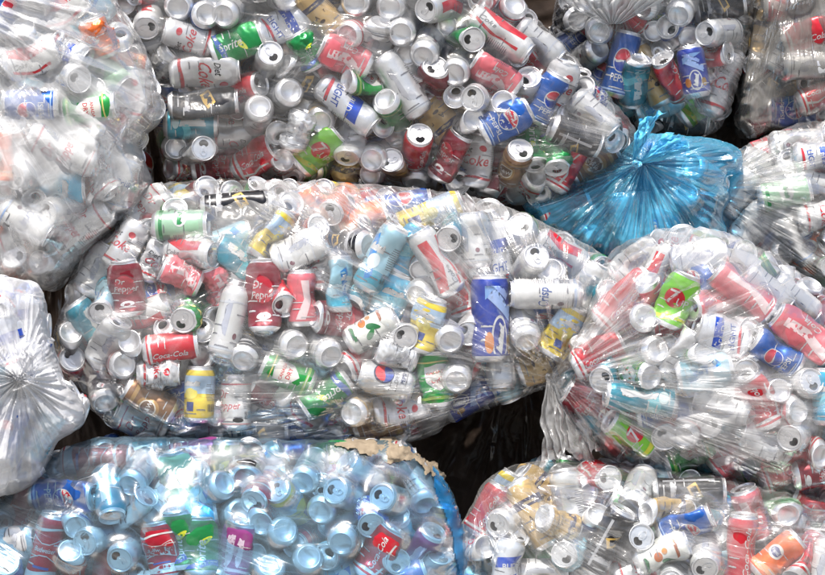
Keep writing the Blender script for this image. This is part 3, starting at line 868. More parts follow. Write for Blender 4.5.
CANS['I'] = [(22, 318, 80, 0, 'bl', 'std', 1), (44, 338, 60, 0, 'pb', 'std', 2), (8, 345, 100, 0, 'bl'), (8, 432, 70, 0, 'pb'), (52, 392, 30, 0, 'bl', 'std', 2), (40, 440, 60, 0, 'lb', 'std', 1), (15, 465, 20, 0, 'bl'), (20, 300, 0, 0, 'wh'), (62, 415, 60, 0, 'wh', 'std', 1), (-10, 390, 80, 0, 'lb')]
CANS['J'] = [
    (92, 463, 2, 5, 'bd', 'tall', 0, 0), (64, 497, 2, 26, 'pb', 'tall'), (16, 505, 66, 0, 'ck', 'tall'), (48, 548, 76, 5, 'bd', 'tall', 0, 0), (88, 540, 200, 66, 'wh'), (123, 557, 240, 70, 'si'), (10, 560, 90, 58, 'pb'), (104, 575, 70, 0, 'ck'),
    (131, 485, 60, -60, 'si'), (118, 513, 220, -58, 'si'), (163, 548, 100, 0, 'bd'), (202, 545, 92, -10, 'dg'), (238, 548, 80, 5, 'pp'), (176, 480, 100, 5, 'gp'), (196, 472, 60, 58, 'si'), (226, 482, 215, -48, 'lb'), (230, 447, 90, 0, 'dg'),
    (256, 468, 30, 5, 'lb', 'std', 1), (278, 488, 130, 50, 'yl'), (303, 482, 60, -66, 'si'), (336, 489, 150, 66, 'si'), (382, 495, 150, 66, 'wh'), (320, 511, 40, -70, 'wh'), (354, 519, 60, -66, 'si'), (286, 528, 220, -66, 'si'), (342, 541, 60, -72, 'si'),
    (310, 554, 240, -68, 'si'), (272, 562, 260, -56, 'lb'), (379, 550, 58, 5, 'ck'), (403, 515, 200, -52, 'lb'), (428, 506, 110, -45, 'si'), (422, 552, 60, 30, 'si'), (348, 575, 10, 0, 'wh'), (440, 535, 80, 0, 'br', 'std', 1), (242, 512, 200, -60, 'wh'),
    (190, 450, 10, 0, 'pp', 'std', 1), (150, 515, 60, -55, 'wh'), (205, 512, 60, -55, 'wh'), (190, 518, 10, 0, 'cy', 'std', 2), (445, 570, 60, 0, 'wh'), (400, 580, 20, 0, 'pb'), (135, 455, 10, 0, 'tl', 'std', 1), (285, 455, 10, 0, 'pb', 'std', 1), (390, 470, 10, 0, 'pb', 'std', 2), (150, 585, 0, 0, 'si'), (420, 480, 60, 0, 'yl', 'std', 2),
]
CANS['K'] = [
    (534, 515, 118, -8, 'tn', 'tall'), (497, 525, 200, 58, 'si'), (474, 508, 60, 0, 'ck', 'std', 1), (506, 566, 78, 0, 'bl'), (571, 508, 100, 0, 'wh', 'tall'), (584, 516, 60, 55, 'dm'), (591, 497, 150, -56, 'wh'), (618, 487, 60, -52, 'wh'),
    (606, 540, 62, 10, 'bk', 'tall', 1), (642, 520, 150, 5, 'gp', 'tall'), (660, 552, 20, 0, 'wg'), (692, 492, 2, 0, 'wh', 'tall'), (702, 527, 215, 50, 'lb'), (702, 566, 250, 66, 'wh'), (741, 550, 86, 5, 'ck', 'tall'), (765, 502, 110, 10, 'pk', 'std', 1), (787, 526, 165, -25, 'wh'),
    (776, 556, 40, 0, 'or', 'std', 1), (790, 572, 120, 5, 'dp'), (818, 540, 30, 0, 'dg', 'std', 1), (812, 518, 0, 0, 'wh', 'std', 1), (566, 562, 30, 20, 'cw'), (640, 575, 10, 0, 'wh', 'std', 1), (822, 565, 70, 0, 'wh'), (486, 495, 60, 0, 'yl', 'std', 2), (650, 490, 20, 0, 'lb', 'std', 2), (725, 505, 30, 0, 'wh', 'std', 2), (540, 575, 0, 0, 'si'),
]


def frame_of(ang, tilt, spin):
    a, t = R_(ang), R_(tilt)
    d = Vector((math.cos(a) * math.cos(t), -math.sin(t), math.sin(a) * math.cos(t)))
    f = Vector((0, -1, 0)) if abs(tilt) < 72 else Vector((0, 0, 1))
    x = f - d * f.dot(d)
    x.normalize()
    y = d.cross(x)
    M = Matrix((x, y, d)).transposed()
    return M @ Matrix.Rotation(R_(spin), 3, 'Z'), d


def unit_samples(size, var):
    Rm, L = SIZES[size]
    Rm, L = Rm * .001, L * .001 * (0.76 if var == 3 else 1)
    a = np.linspace(0, 2 * np.pi, 56, endpoint=False)
    z = np.linspace(-L / 2 + 0.008, L / 2 - 0.008, 44)
    A, Zz = np.meshgrid(a, z)
    pts = [np.stack([Rm * np.cos(A).ravel(), Rm * np.sin(A).ravel(), Zz.ravel()], 1)]
    for s in (-1, 1):
        for r in np.linspace(0.1, 0.84, 8):
            pts.append(np.stack([Rm * r * np.cos(a), Rm * r * np.sin(a), np.full(a.shape, s * L / 2)], 1))
    pts = np.concatenate(pts)
    if var == 2:
        t = pts[:, 2] / (L / 2)
        g = np.clip(1 - t * t, 0, 1) ** 0.6
        pts[:, 0] *= 1 - 0.5 * g
        pts[:, 1] *= 1 + 0.2 * g
    return pts


SAMP = {}


def samples(size, var):
    if (size, var) not in SAMP:
        SAMP[(size, var)] = unit_samples(size, var)
    return SAMP[(size, var)]


def seg_dist(p1, q1, p2, q2):
    d1, d2, r = q1 - p1, q2 - p2, p1 - p2
    a, e, f = d1.dot(d1), d2.dot(d2), d2.dot(r)
    c, b = d1.dot(r), d1.dot(d2)
    den = a * e - b * b
    s = min(1, max(0, (b * f - c * e) / den)) if den > 1e-9 else 0.0
    t = (b * s + f) / e
    if t < 0:
        t, s = 0, min(1, max(0, -c / a))
    elif t > 1:
        t, s = 1, min(1, max(0, (b - c) / a))
    return ((p1 + d1 * s) - (p2 + d2 * t)).length


placed = []          # dicts
byb = {}


def try_place(key, spec, filler=False, start=0.0, limit=0.30, dry=False):
    x, y, ang, tilt, code = spec[:5]
    size = spec[5] if len(spec) > 5 else 'std'
    var = spec[6] if len(spec) > 6 else 0
    spin = spec[7] if len(spec) > 7 else (0 if filler else random.uniform(-38, 30))
    b = BAGS[key]
    M, d = frame_of(ang, tilt, spin)
    Rm, L = SIZES[size]
    Rm, L = Rm * .001, L * .001 * (0.76 if var == 3 else 1)
    S = samples(size, var) @ np.array(M.transposed())
    yf = b['y'] - b['d'] * 0.7
    cx, cz = world_x(x, yf), world_z(y, yf)
    if abs(tilt) >= 40:
        s = 1 if tilt > 0 else -1
        cx -= d.x * s * L / 2
        cz -= d.z * s * L / 2
    # keep the can inside the outline
    for _ in range(14):
        px, pz = cx + S[:, 0], cz + S[:, 2]
        i, j = bag_idx(b, px, pz)
        outf = 1 - b['ins'][i, j].mean()
        if outf < 0.03:
            break
        v = b['cw'] - np.array([cx, cz])
        v /= np.linalg.norm(v) + 1e-6
        cx += v[0] * 0.006
        cz += v[1] * 0.006
    px, pz = cx + S[:, 0], cz + S[:, 2]
    i, j = bag_idx(b, px, pz)
    h0 = b['H0'][i, j]
    # front of the can (towards the camera = -y) may not pass the film
    front = -S[:, 1]
    lim = np.percentile(front - h0, 90)
    hc = -lim - 0.004 - start
    hl = max(0.002, L / 2 - Rm * 0.62)
    dv = d * hl
    steps = 0
    while True:
        c = Vector((cx, b['y'] - hc, cz))
        ok = True
        for o in byb.get(key, ()):
            if (o['c'] - c).length > 0.22:
                continue
            if seg_dist(c - dv, c + dv, o['c'] - o['dv'], o['c'] + o['dv']) < 0.72 * (Rm * (0.75 if var == 2 else 1) + o['r']):
                ok = False
                break
        if ok:
            break
        steps += 1
        hc -= 0.006
        if steps * 0.006 > limit:
            return None
    if c.y > b['y'] + b['d'] * 0.75:
        if filler:
            return None
    rec = dict(key=key, c=c, dv=dv, r=Rm * (0.75 if var == 2 else 1), M=M, code=code, size=size, var=var, ang=ang, tilt=tilt, S=S, filler=filler, px=x, py=y, steps=steps)
    if not dry:
        placed.append(rec)
        byb.setdefault(key, []).append(rec)
    return rec


MIXED = {'A': 'dc dw cw bl wb', 'B': 'dc bl ck pb dm bk tn', 'C': 'dc pb bk dm', 'G': 'dc ck cw bl wb dm pb bk', 'H': 'dc ck bl wb pb lb', 'F': 'dc wb bl', 'K': 'dc wb bl ck bk', 'J': 'bl pp lb pb'}
for key, lst in CANS.items():
    for spec in lst:
        spec = list(spec) + ['std', 0][len(spec) - 5:] if len(spec) < 7 else list(spec)
        if spec[4] in ('wh', 'si') and abs(spec[3]) < 40 and key in MIXED and random.random() < 0.5:
            spec[4] = random.choice(MIXED[key].split())
        if spec[6] == 0 and spec[5] != 'big' and spec[4] not in ('tn', 'nv', 'ga'):
            q_ = random.random()
            spec[6] = 1 if q_ < 0.45 else (2 if q_ < 0.66 and abs(spec[3]) < 40 else 0)
        if spec[6] == 3 and random.random() < 0.4:
            spec[6] = 2
        r = try_place(key, spec, limit=0.22)
pool = {'A': 'si si cw dw lb ck or', 'B': 'si dc tn ck pb dm bk ga br dg', 'C': 'si dc pb tl bk dg ck', 'D': 'si bk ck tn dm', 'E': 'lb tl', 'F': 'dc si gp pb ck', 'G': 'si dc lb ck cw dm pb ga bk tl or yl',
        'H': 'si dc lb ck pk pb ga dm tl', 'I': 'wh bl pb wh', 'J': 'si lb pp pb bd dg bk tl', 'K': 'si dc gp lb ck bk pb tn dg'}
def press(r):
    b = BAGS[r['key']]
    p = r['S'] + np.array(r['c'])
    i, j = bag_idx(b, p[:, 0], p[:, 2])
    np.maximum.at(b['obst'], (i, j), b['y'] - p[:, 1])


for r in placed:
    press(r)
for key, b in BAGS.items():
    if key not in pool or key == 'E':
        continue
    area = b['ins'].sum() * GRID * GRID
    kx, ky = 412.5, 287.5
    PX = kx + b['X'] / (MM * (b['y'] - b['d'] * 0.7 - CAMY) / -CAMY)
    PY = ky - (b['Z'] - CAMZ) / (MM * (b['y'] - b['d'] * 0.7 - CAMY) / -CAMY)
    view = b['ins'] & (PX > -50) & (PX < 875) & (PY > -45) & (PY < 640) & (b['dist'] > 0.012)
    b['own'] = b['obst'] > b['H0'] - 0.08
    for depth, wanted in ((0.035, int(area / 0.006)), (0.10, int(area / 0.0045)), (0.22, int(area / 0.005))):
        fails = 0
        got = 0
        while got < wanted and fails < 14:
            hole = np.where(view, np.clip(b['H0'] - np.maximum(b['obst'], -0.08) - depth * 0.6 - 0.012, 0, 0.2), 0)
            if depth < 0.05:
                hole = np.where(b['own'], 0, hole)
            wgt = (hole ** 2).ravel()
            if wgt.sum() < 1e-5:
                break
            q = rng.choice(wgt.size, p=wgt / wgt.sum())
            gi, gj = np.unravel_index(q, hole.shape)
            best = None
            for _t in range(7):
                tilt = random.choice([-72, -62, -35, -10, 0, 0, 10, 35, 62, 72])
                spec = (PX[gi, gj], PY[gi, gj], random.uniform(0, 360), tilt, random.choice(pool[key].split()), 'std', random.choice([0, 1, 1, 2, 2, 3]), random.uniform(0, 360))
                r = try_place(key, spec, True, start=0.002, limit=(best['steps'] * 0.006 - 0.006) if best else depth, dry=True)
                if r and (best is None or r['steps'] < best['steps']):
                    best = r
                    if r['steps'] < 2:
                        break
            if best:
                placed.append(best)
                byb[key].append(best)
                press(best)
                got += 1
            else:
                fails += 1

# ------------------------------------------------------------------ how much of each can the lens sees (cans only), to pick the ones that become things
zb = np.full((300, 420), 9e9)
proj = []
for r in placed:
    p = r['S'] + np.array(r['c'])
    k = -CAMY / (p[:, 1] - CAMY)
    u = (p[:, 0] * k / MM + 412.5) / 2
    v = (-(p[:, 2] - CAMZ) * k / MM + 287.5) / 2
    okk = (u >= 0) & (u < 412.5) & (v >= 0) & (v < 287.5)
    ui, vi, dd = u[okk].astype(int), v[okk].astype(int), p[okk, 1]
    np.minimum.at(zb, (vi, ui), dd)
    proj.append((ui, vi, dd))
for r, (ui, vi, dd) in zip(placed, proj):
    vis = dd <= zb[vi, ui] + 0.004
    r['seen'] = len(set(zip(ui[vis].tolist(), vi[vis].tolist())))
    if vis.sum():
        r['sx'], r['sy'] = float(ui[vis].mean() * 2), float(vi[vis].mean() * 2)
things = sorted([r for r in placed if r['seen'] > 14], key=lambda r: -r['seen'])[:296]
ids = set(id(r) for r in things)
rest = [r for r in placed if id(r) not in ids]

# ------------------------------------------------------------------ labels
POSE = {1: 'lid showing', -1: 'base showing'}
DENT = {1: 'dented', 2: 'squeezed', 3: 'crumpled'}


def pose(r):
    if abs(r['tilt']) >= 40:
        return POSE[1 if r['tilt'] > 0 else -1]
    a = abs(((r['ang'] + 90) % 180) - 90)
    return 'lying level' if a < 22 else ('standing' if a > 68 else 'slanting')


def look(r):
    s = D[r['code']]['look']
    pre = ([DENT[r['var']]] if r['var'] else []) + (['tall'] if r['size'] == 'tall' else ['oversized'] if r['size'] == 'big' else [])
    return ' '.join(pre + [s])


def short(r):
    pre = [DENT[r['var']]] if r['var'] else (['tall'] if r['size'] == 'tall' else [])
    return ' '.join(pre + [D[r['code']]['short']])


def rel(a, b):
    dx, dy = a['sx'] - b['sx'], a['sy'] - b['sy']
    if abs(dx) > abs(dy):
        return 'left of' if dx < 0 else 'right of'
    return 'above' if dy < 0 else 'below'


def words(s):
    return len(s.replace(',', ' ').split())


shorts = {}
for r in things:
    shorts[(r['key'], short(r))] = shorts.get((r['key'], short(r)), 0) + 1
used = {}
for r in things:
    base = '%s, %s, %s' % (look(r), pose(r), BAG_IN[r['key']])
    used[base] = used.get(base, 0) + 1
taken = set()
for r in things:
    base = '%s, %s, %s' % (look(r), pose(r), BAG_IN[r['key']])
    lab = base
    if used[base] > 1 or words(base) < 4:
        near = sorted([o for o in things if o is not r and o['key'] == r['key']], key=lambda o: (o['sx'] - r['sx']) ** 2 + (o['sy'] - r['sy']) ** 2)
        near = near[:10]
        near.sort(key=lambda o: shorts[(o['key'], short(o))] > 1)
        lab = None
        looks = [look(r), short(r), D[r['code']]['short']]
        for strip in range(3):
            for o in near:
                if short(o) == short(r):
                    continue
                for nm in (short(o), D[o['code']]['short']):
                    if nm == D[o['code']]['short'] and nm != short(o) and sum(v for (kk, s), v in shorts.items() if kk == r['key'] and s.endswith(nm)) > 1:
                        continue
                    c = '%s, %s, %s the %s %s' % (looks[strip], pose(r), rel(r, o), nm, BAG_IN[r['key']])
                    if words(c) <= 16 and c not in taken:
                        lab = c
                        break
                if lab:
                    break
            if lab:
                break
        lab = lab or '%s, %s, %s' % (short(r), pose(r), BAG_IN[r['key']])
    taken.add(lab)
    r['label'] = lab

# ------------------------------------------------------------------ build the cans
BEER = {'bd', 'bl', 'nv'}


def build_can(r):
    root = bpy.data.objects.new('beer_can' if r['code'] in BEER else 'soda_can', None)
    link(root)
    root.empty_display_size = 0.03
    root.matrix_world = Matrix.Translation(r['c']) @ r['M'].to_4x4()
    tag(root, r['label'], 'can', 'empty cans packed in the bags')
    lid, tab, base = end_meshes(r['size'], r['var'])
    mesh_obj('body', body_mesh(r['code'], r['size'], r['var']), root)
    lo = mesh_obj('lid', lid, root)
    mesh_obj('tab', tab, lo)
    mesh_obj('base', base, root)
    lo.rotation_euler.z = random.uniform(-math.pi, math.pi)
    return root


for r in things:
    build_can(r)

# the cans that hardly show, deep in the bags
if rest:
    V, F, MI, ML = [], [], [], []
    off = 0
    for r in rest:
        mw = np.array((Matrix.Translation(r['c']) @ r['M'].to_4x4()))
        lid, tab, base = end_meshes(r['size'], r['var'])
        for me in (body_mesh(r['code'], r['size'], r['var']), lid, base):
            co = np.empty(len(me.vertices) * 3)
            me.vertices.foreach_get('co', co)
            co = co.reshape(-1, 3) @ mw[:3, :3].T + mw[:3, 3]
            V.append(co)
            mp = []
            for m in me.materials:
                if m not in ML:
                    ML.append(m)
                mp.append(ML.index(m))
            for p in me.polygons:
                F.append([i + off for i in p.vertices])
                MI.append(mp[p.material_index])
            off += len(co)
    me = bpy.data.meshes.new('buried_cans')
    me.from_pydata(np.concatenate(V).tolist(), [], F)
    for m in ML:
        me.materials.append(m)
    me.polygons.foreach_set('material_index', MI)
    smooth(me)
    tag(mesh_obj('buried_cans', me), 'mass of cans buried deep behind the front cans in every bag', 'cans', kind='stuff')

# ------------------------------------------------------------------ the film of each bag, stretched over its cans


b_ = BAGS['J']
PAPER = catmull([(335, 443), (352, 439), (398, 440), (418, 454), (438, 472), (450, 492), (442, 486), (424, 468), (408, 459), (394, 463), (378, 455), (358, 450)], 8)
PAPER = np.stack([world_x(PAPER[:, 0], b_['y'] - .08), world_z(PAPER[:, 1], b_['y'] - .08)], 1)


def relax(b):
    H0, obst, ins = b['H0'], b['obst'], b['ins']
    H = np.maximum(H0 * 0.97, obst)
    H = np.where(ins, H, 0)
    lowb = H0 * 0.82
    for _ in range(100):
        A = np.zeros_like(H)
        A[1:-1, 1:-1] = 0.25 * (H[2:, 1:-1] + H[:-2, 1:-1] + H[1:-1, 2:] + H[1:-1, :-2])
        edge = b['dist'] < 0.03
        H2 = np.where(edge, np.maximum(A, H0), np.maximum(A - 0.00015, lowb))
        H = np.where(ins, np.maximum(H2, obst + 0.002), 0)
    for _ in range(2):
        A = H.copy()
        A[1:-1, 1:-1] = 0.5 * H[1:-1, 1:-1] + 0.125 * (H[2:, 1:-1] + H[:-2, 1:-1] + H[1:-1, 2:] + H[1:-1, :-2])
        H = np.where(ins, np.maximum(A, obst + 0.001), 0)
    return H


def build_film(key, b, root):
    b['H'] = relax(b)
    cw, poly, pw = b['cw'], b['poly'], b['pw']
    seed = ord(key)
    NT, NR = 520, 96
    # outline resampled by arc length
    dl = np.hypot(*(np.roll(poly, -1, 0) - poly).T)
    s = np.concatenate([[0], np.cumsum(dl)])
    t = np.linspace(0, s[-1], NT, endpoint=False)
    pc = np.concatenate([poly, poly[:1]])
    ox, oz = np.interp(t, s, pc[:, 0]), np.interp(t, s, pc[:, 1])
    e = (fbm(t * 28, t * 0 + seed, seed, 3) - 0.5) * 0.012
    v = np.stack([ox - cw[0], oz - cw[1]], 1)
    ln = np.linalg.norm(v, axis=1, keepdims=True)
    v = v * (1 + e[:, None] / ln)
    rr = np.linspace(0, 1, NR + 1)[1:]
    rr = 1 - (1 - rr) ** 1.25
    X = cw[0] + v[None, :, 0] * rr[:, None]
    Z = cw[1] + v[None, :, 1] * rr[:, None]
    H = sample(b['H'], b, X, Z)
    last = np.clip((1 - rr) / 0.02, 0, 1)[:, None]
    dp = np.hypot(X - pw[0], Z - pw[1])
    an = np.arctan2(Z - pw[1], X - pw[0])
    amp, npl = b['pleat']
    ph = 2.2 * (fbm(an * 3 + 9, dp * 4, seed + 5, 2) - 0.5) * 6
    pl = amp * np.exp(-dp / 0.16) * np.minimum(1, dp / 0.02) * (np.abs(np.sin(an * npl * 0.5 + ph)) * 2 - 1)
    # broad folds along the pull
    fo = fbm(an * 7, dp * 3.5, seed + 3, 3)
    fo = b['fold'] * (1 - np.abs(fo - 0.5) * 6).clip(-0.5, 1)
    cr = (fbm(X * 26 + seed, Z * 26, seed + 8, 3) - 0.5) * 0.006
    H = np.maximum(H + (pl + fo + cr) * last, -0.01)
    if key in ('E', 'I'):
        H += 0.05 * np.exp(-dp / 0.035)
    Hb = b['d'] * np.sqrt(np.clip(1 - rr ** 2.2, 0, 1))[:, None] + cr * 2 * last
    n1 = NR * NT
    vs = np.concatenate([
        [[cw[0], b['y'] - sample(b['H'], b, cw[:1], cw[1:])[0], cw[1]]],
        np.stack([X, b['y'] - H, Z], 2).reshape(-1, 3),
        np.stack([X[:-1], b['y'] + Hb[:-1], Z[:-1]], 2).reshape(-1, 3),
        [[cw[0], b['y'] + b['d'], cw[1]]]])
    F = []
    k = np.arange(NT)
    k2 = (k + 1) % NT
    for a_, c_ in zip(k, k2):
        F.append((0, 1 + a_, 1 + c_))
    for i in range(NR - 1):
        A = 1 + i * NT
        B = A + NT
        F += list(zip((A + k).tolist(), (B + k).tolist(), (B + k2).tolist(), (A + k2).tolist()))
    o2 = 1 + n1
    for i in range(NR - 1):
        A = o2 + i * NT
        B = A + NT if i < NR - 2 else 1 + (NR - 1) * NT
        F += list(zip((A + k2).tolist(), (B + k2).tolist(), (B + k).tolist(), (A + k).tolist()))
    ce = len(vs) - 1
    for a_, c_ in zip(k, k2):
        F.append((ce, o2 + c_, o2 + a_))
    me = bpy.data.meshes.new('film')
    me.from_pydata(vs.tolist(), [], F)
    uvl = me.uv_layers.new(name='streak')
    vi = np.empty(len(me.loops), dtype=np.int32)
    me.loops.foreach_get('vertex_index', vi)
    p = vs[vi]
    ddx, ddz = p[:, 0] - pw[0], p[:, 2] - pw[1]
    aa = np.arctan2(ddz, -ddx if b['pole'][0] > b['c'][0] else ddx)
    uv = np.stack([aa, np.hypot(ddx, ddz)], 1)
    uvl.data.foreach_set('uv', uv.astype(np.float32).ravel())
    smooth(me)
    me.materials.append(b['mat'])
    mesh_obj('film', me, root)


def fan(name, b, root, knot, tip_l, tip_r, depth, pleats, amp, seed, ragged=0.15):
    """a gathered skirt of film that leaves the knot"""
    y = b['y'] - depth
    K = np.array([world_x(knot[0], y), y, world_z(knot[1], y)])
    Lp = np.array([world_x(tip_l[0], y), y, world_z(tip_l[1], y)])
    Rp = np.array([world_x(tip_r[0], y), y, world_z(tip_r[1], y)])
    NU, NV = 150, 40
    u = np.linspace(0, 1, NU)
    vv = np.linspace(0, 1, NV)
    U, V = np.meshgrid(u, vv, indexing='ij')
    wdt = np.linalg.norm(Rp - Lp)
    reach = 1 + ragged * (fbm(U * 9, U * 0 + seed, seed, 3) - 0.5) * 2
    tip = Lp[None, None] * (1 - U[..., None]) + Rp[None, None] * U[..., None]
    root0 = K[None, None] + (Rp - Lp)[None, None] * ((U - 0.5) * 0.12)[..., None]
    Pp = root0 + (tip - root0) * (V * reach)[..., None] + (Rp - Lp)[None, None] * (0.10 * np.sin(V * math.pi) * (U - 0.5) * 2)[..., None]
    ph = U * pleats * math.pi + 6 * fbm(U * 5, V * 2.5, seed + 2, 3)
    Pp[..., 1] -= amp * (np.abs(np.sin(ph)) * 2 - 1) * (0.25 + 0.75 * V) + 0.03 * np.sin(V * 2.2) * np.cos((U - 0.5) * 2)
    Pp[..., 0] += amp * 0.5 * np.cos(ph * 2) * V + 0.03 * (fbm(U * 4, V * 3, seed + 7, 3) - 0.5) * V
    Pp[..., 1] += 0.05 * (fbm(U * 5, V * 4, seed + 17, 3) - 0.5) * V
    Pp[..., 2] += 0.02 * (fbm(U * 7, V * 6, seed + 27, 3) - 0.5) * V
    vs = Pp.reshape(-1, 3)
    idx = np.arange(NU * NV).reshape(NU, NV)
    F = np.stack([idx[:-1, :-1], idx[1:, :-1], idx[1:, 1:], idx[:-1, 1:]], 2).reshape(-1, 4)
    me = bpy.data.meshes.new(name)
    me.from_pydata(vs.tolist(), [], F.tolist())
    uvl = me.uv_layers.new(name='streak')
    vi = np.empty(len(me.loops), dtype=np.int32)
    me.loops.foreach_get('vertex_index', vi)
    uv = np.stack([U.ravel()[vi] * 1.2, V.ravel()[vi] * 0.2], 1)
    uvl.data.foreach_set('uv', uv.astype(np.float32).ravel())
    smooth(me)
    me.materials.append(b['mat2'])
    return mesh_obj(name, me, root)


def knot(b, root, at, depth, size, seed):
    """the twisted, tied lump of film"""
    y = b['y'] - depth
    c = Vector((world_x(at[0], y), y, world_z(at[1], y)))
    NU, NV = 90, 36
    vs, F = [], []
    for i in range(NU):
        a = 2 * math.pi * i / NU
        for j in range(NV):
            q = 2 * math.pi * j / NV
            rr = size * 0.46 * (1 + 0.26 * math.sin(5 * q + 3 * a + seed) + 0.10 * math.sin(9 * q - 2 * a))
            R0 = size * (0.36 + 0.16 * math.sin(2 * a + seed) + 0.08 * math.sin(3 * a))
            x = (R0 + rr * math.cos(q)) * math.cos(a)
            z = (R0 * 0.8 + rr * math.cos(q)) * math.sin(a)
            yy = rr * math.sin(q) + size * 0.3 * math.sin(2 * a)
            vs.append((c.x + x, c.y + yy, c.z + z))
    for i in range(NU):
        for j in range(NV):
            i2, j2 = (i + 1) % NU, (j + 1) % NV
            F.append((i * NV + j, i2 * NV + j, i2 * NV + j2, i * NV + j2))
    me = bpy.data.meshes.new('knot')
    me.from_pydata(vs, [], F)
    uvl = me.uv_layers.new(name='streak')
    vi = np.empty(len(me.loops), dtype=np.int32)
    me.loops.foreach_get('vertex_index', vi)
    uv = np.stack([(vi % NV) / NV * 1.0, (vi // NV) / NU * 0.3], 1)
    uvl.data.foreach_set('uv', uv.astype(np.float32).ravel())
    smooth(me)
    me.materials.append(b['mat2'])
    return mesh_obj('knot', me, root)


BAG_LABEL = {
    'A': 'milky clear plastic bag of cans in the upper left corner, over the wide middle bag',
    'B': 'long clear plastic bag of cans lying along the top, its tip against the blue knot',
    'C': 'clear bag gathered in pleats at the top edge, behind the blue bag',
    'D': 'clear bag of cans in the top right corner, shade tinted into its film',
    'E': 'bright blue plastic bag with pleats radiating from its knot',
    'F': 'clear bag of pale cans at the right edge, just right of the blue bag',
    'G': 'wide clear plastic bag of cans in the middle of the pile',
    'H': 'clear bag at right whose tied neck fans out beside the wide middle bag',
    'I': 'small milky white bag knotted at its front, at the left edge',
    'J': 'blue-tinted clear bag of cans at the bottom left with tan paper over its top',
    'K': 'clear bag of cans in the bottom right corner, below the tied bag',
    'L': 'added black-brown bag darkening the gap right of bottom centre',
    'N': 'added black-brown bag darkening the notch between the upper-left bag and the long top bag',
    'O': 'added black-brown bag darkening the gap above the blue bag at right',
    'M': 'added black-brown bag darkening the gap at left beside the milky knotted bag',
}
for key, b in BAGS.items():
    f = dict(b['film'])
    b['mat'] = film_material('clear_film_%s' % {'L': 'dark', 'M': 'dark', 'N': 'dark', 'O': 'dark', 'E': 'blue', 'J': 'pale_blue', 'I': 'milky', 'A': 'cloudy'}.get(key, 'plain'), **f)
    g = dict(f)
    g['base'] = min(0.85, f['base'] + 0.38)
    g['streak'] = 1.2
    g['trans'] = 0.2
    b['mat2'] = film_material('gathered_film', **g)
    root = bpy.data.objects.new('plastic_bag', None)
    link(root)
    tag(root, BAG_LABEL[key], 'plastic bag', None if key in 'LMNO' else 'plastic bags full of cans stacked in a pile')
    root.location = (b['cw'][0], b['y'], b['poly'][:, 1].min())
    inv = Matrix.Translation(-root.location)
    b['root'] = root
    before = set(o.name for o in bpy.data.objects)
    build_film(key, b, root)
    if key == 'H':
        fan('gathered_neck', b, root, (550, 378), (548, 460), (600, 452), 0.06, 7, 0.012, 4)
        knot(b, root, (551, 377), 0.05, 0.013, 1)
    if key == 'E':
        fan('gathered_neck', b, root, (634, 160), (640, 122), (660, 110), 0.14, 2.5, 0.008, 9, 0.08)
        fan('gathered_neck', b, root, (640, 163), (672, 132), (688, 150), 0.13, 2.5, 0.007, 19, 0.08)
        knot(b, root, (637, 164), 0.15, 0.011, 2)
    if key == 'C':
        fan('gathered_neck', b, root, (612, 24), (548, -22), (684, -26), 0.19, 11, 0.016, 6)
    if key == 'I':
        fan('gathered_neck', b, root, (30, 376), (12, 340), (50, 345), 0.20, 8, 0.008, 12, 0.3)
        knot(b, root, (31, 376), 0.205, 0.013, 5)
    for o in root.children:
        o.matrix_parent_inverse = inv

# ------------------------------------------------------------------ torn tan paper on the blue-tinted bag
b = BAGS['J']
pp = PAPER
bm = bmesh.new()
step = 0.0016
xs = np.arange(pp[:, 0].min(), pp[:, 0].max(), step)
zs = np.arange(pp[:, 1].min(), pp[:, 1].max(), step)
XX, ZZ = np.meshgrid(xs, zs, indexing='ij')
jag = (fbm(XX * 40, ZZ * 40, 3, 3) - 0.5) * 0.02
ins = inside_poly(XX + jag, ZZ + jag, pp)
HH = sample(b['H'], b, XX, ZZ) + 0.002 + (np.abs(fbm(XX * 30, ZZ * 30, 21, 4) - 0.5) * 0.036) + (fbm(XX * 14, ZZ * 14, 41, 2) - 0.5) * 0.016 - (np.abs(fbm(XX * 80, ZZ * 80, 31, 2) - 0.5)) * 0.008
vm = {}
for i in range(len(xs) - 1):
    for j in range(len(zs) - 1):
        if ins[i, j] and ins[i + 1, j] and ins[i, j + 1] and ins[i + 1, j + 1]:
            q = []
            for (a, c) in ((i, j), (i + 1, j), (i + 1, j + 1), (i, j + 1)):
                if (a, c) not in vm:
                    vm[(a, c)] = bm.verts.new((XX[a, c], b['y'] - HH[a, c], ZZ[a, c]))
                q.append(vm[(a, c)])
            bm.faces.new(q).smooth = True
me = bpy.data.meshes.new('crumpled_paper')
bm.to_mesh(me)
bm.free()
me.materials.append(rough_material('tan_paper', (0.17, 0.125, 0.08), (0.42, 0.34, 0.24), 55))
tag(mesh_obj('crumpled_paper', me), 'torn crumpled tan paper lying over the top right shoulder of the blue-tinted bag', 'paper')

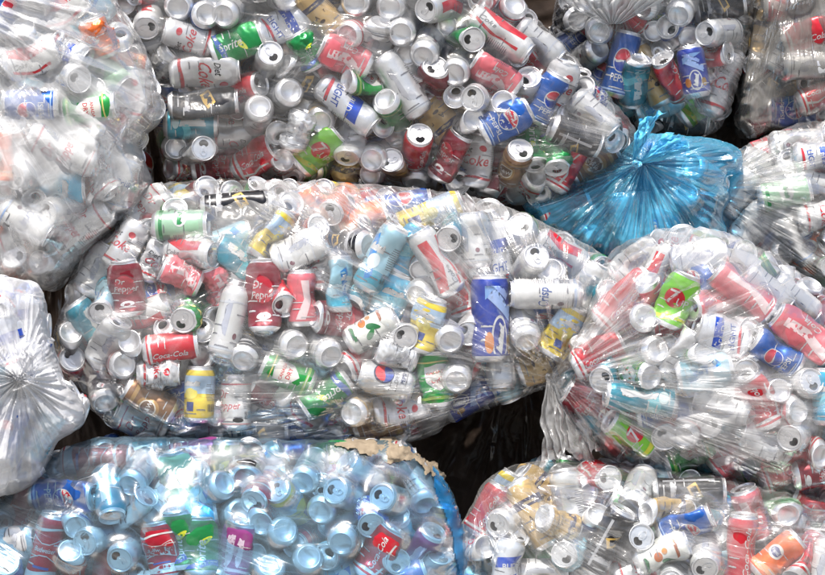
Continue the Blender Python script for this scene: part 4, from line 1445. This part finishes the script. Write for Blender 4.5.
# folded blue hem along the right edge of the blue-tinted bag
hp = catmull([(432, 466), (444, 480), (457, 505), (467, 535), (472, 575), (474, 620), (462, 620), (459, 575), (452, 538), (443, 510), (434, 488)], 8)
hp = np.stack([world_x(hp[:, 0], b['y'] - .05), world_z(hp[:, 1], b['y'] - .05)], 1)
xs = np.arange(hp[:, 0].min(), hp[:, 0].max(), 0.003)
zs = np.arange(hp[:, 1].min(), hp[:, 1].max(), 0.003)
XX, ZZ = np.meshgrid(xs, zs, indexing='ij')
ins = inside_poly(XX + (fbm(XX * 25, ZZ * 25, 5, 2) - 0.5) * 0.012, ZZ, hp)
HH = sample(b['H'], b, XX, ZZ) + 0.006 + (fbm(XX * 60, ZZ * 12, 51, 3) - 0.5) * 0.014
bm = bmesh.new()
vm = {}
for i in range(len(xs) - 1):
    for j in range(len(zs) - 1):
        if ins[i, j] and ins[i + 1, j] and ins[i, j + 1] and ins[i + 1, j + 1]:
            q = []
            for (a, c) in ((i, j), (i + 1, j), (i + 1, j + 1), (i, j + 1)):
                if (a, c) not in vm:
                    vm[(a, c)] = bm.verts.new((XX[a, c], b['y'] - HH[a, c], ZZ[a, c]))
                q.append(vm[(a, c)])
            bm.faces.new(q).smooth = True
me = bpy.data.meshes.new('hem')
bm.to_mesh(me)
bm.free()
me.materials.append(film_material('folded_blue_film', (0.15, 0.5, 0.9), 0.6, 0.6, 0.6, scat=(0.05, 0.42, 0.88)))
me.uv_layers.new(name='streak')
ho = mesh_obj('hem', me, b['root'])
ho.matrix_parent_inverse = Matrix.Translation(-b['root'].location)
ho['label'] = 'saturated blue folded hem'

# ------------------------------------------------------------------ setting
bm = bmesh.new()
bmesh.ops.create_grid(bm, x_segments=8, y_segments=8, size=150)
me = bpy.data.meshes.new('ground')
bm.to_mesh(me)
bm.free()
me.materials.append(rough_material('concrete', (0.22, 0.21, 0.20), (0.34, 0.33, 0.31), 6))
tag(mesh_obj('ground', me), kind='structure')
bm = bmesh.new()
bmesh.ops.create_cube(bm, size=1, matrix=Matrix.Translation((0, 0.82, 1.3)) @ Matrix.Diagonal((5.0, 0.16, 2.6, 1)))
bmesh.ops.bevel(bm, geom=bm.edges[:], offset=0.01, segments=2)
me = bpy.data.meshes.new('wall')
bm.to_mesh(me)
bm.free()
me.materials.append(rough_material('gap_shade_wall', (0.005, 0.004, 0.0035), (0.012, 0.009, 0.0075), 9))  # near-black backdrop, added so the gaps between bags stay dark
tag(mesh_obj('wall', me), 'added black-brown wall that keeps the gaps dark behind the pile of bags', 'wall')
if False:
    for r in things:
        print('LAB', r['label'])
print('cans', len(things), 'buried', len(rest), 'minseen', min(r['seen'] for r in things))
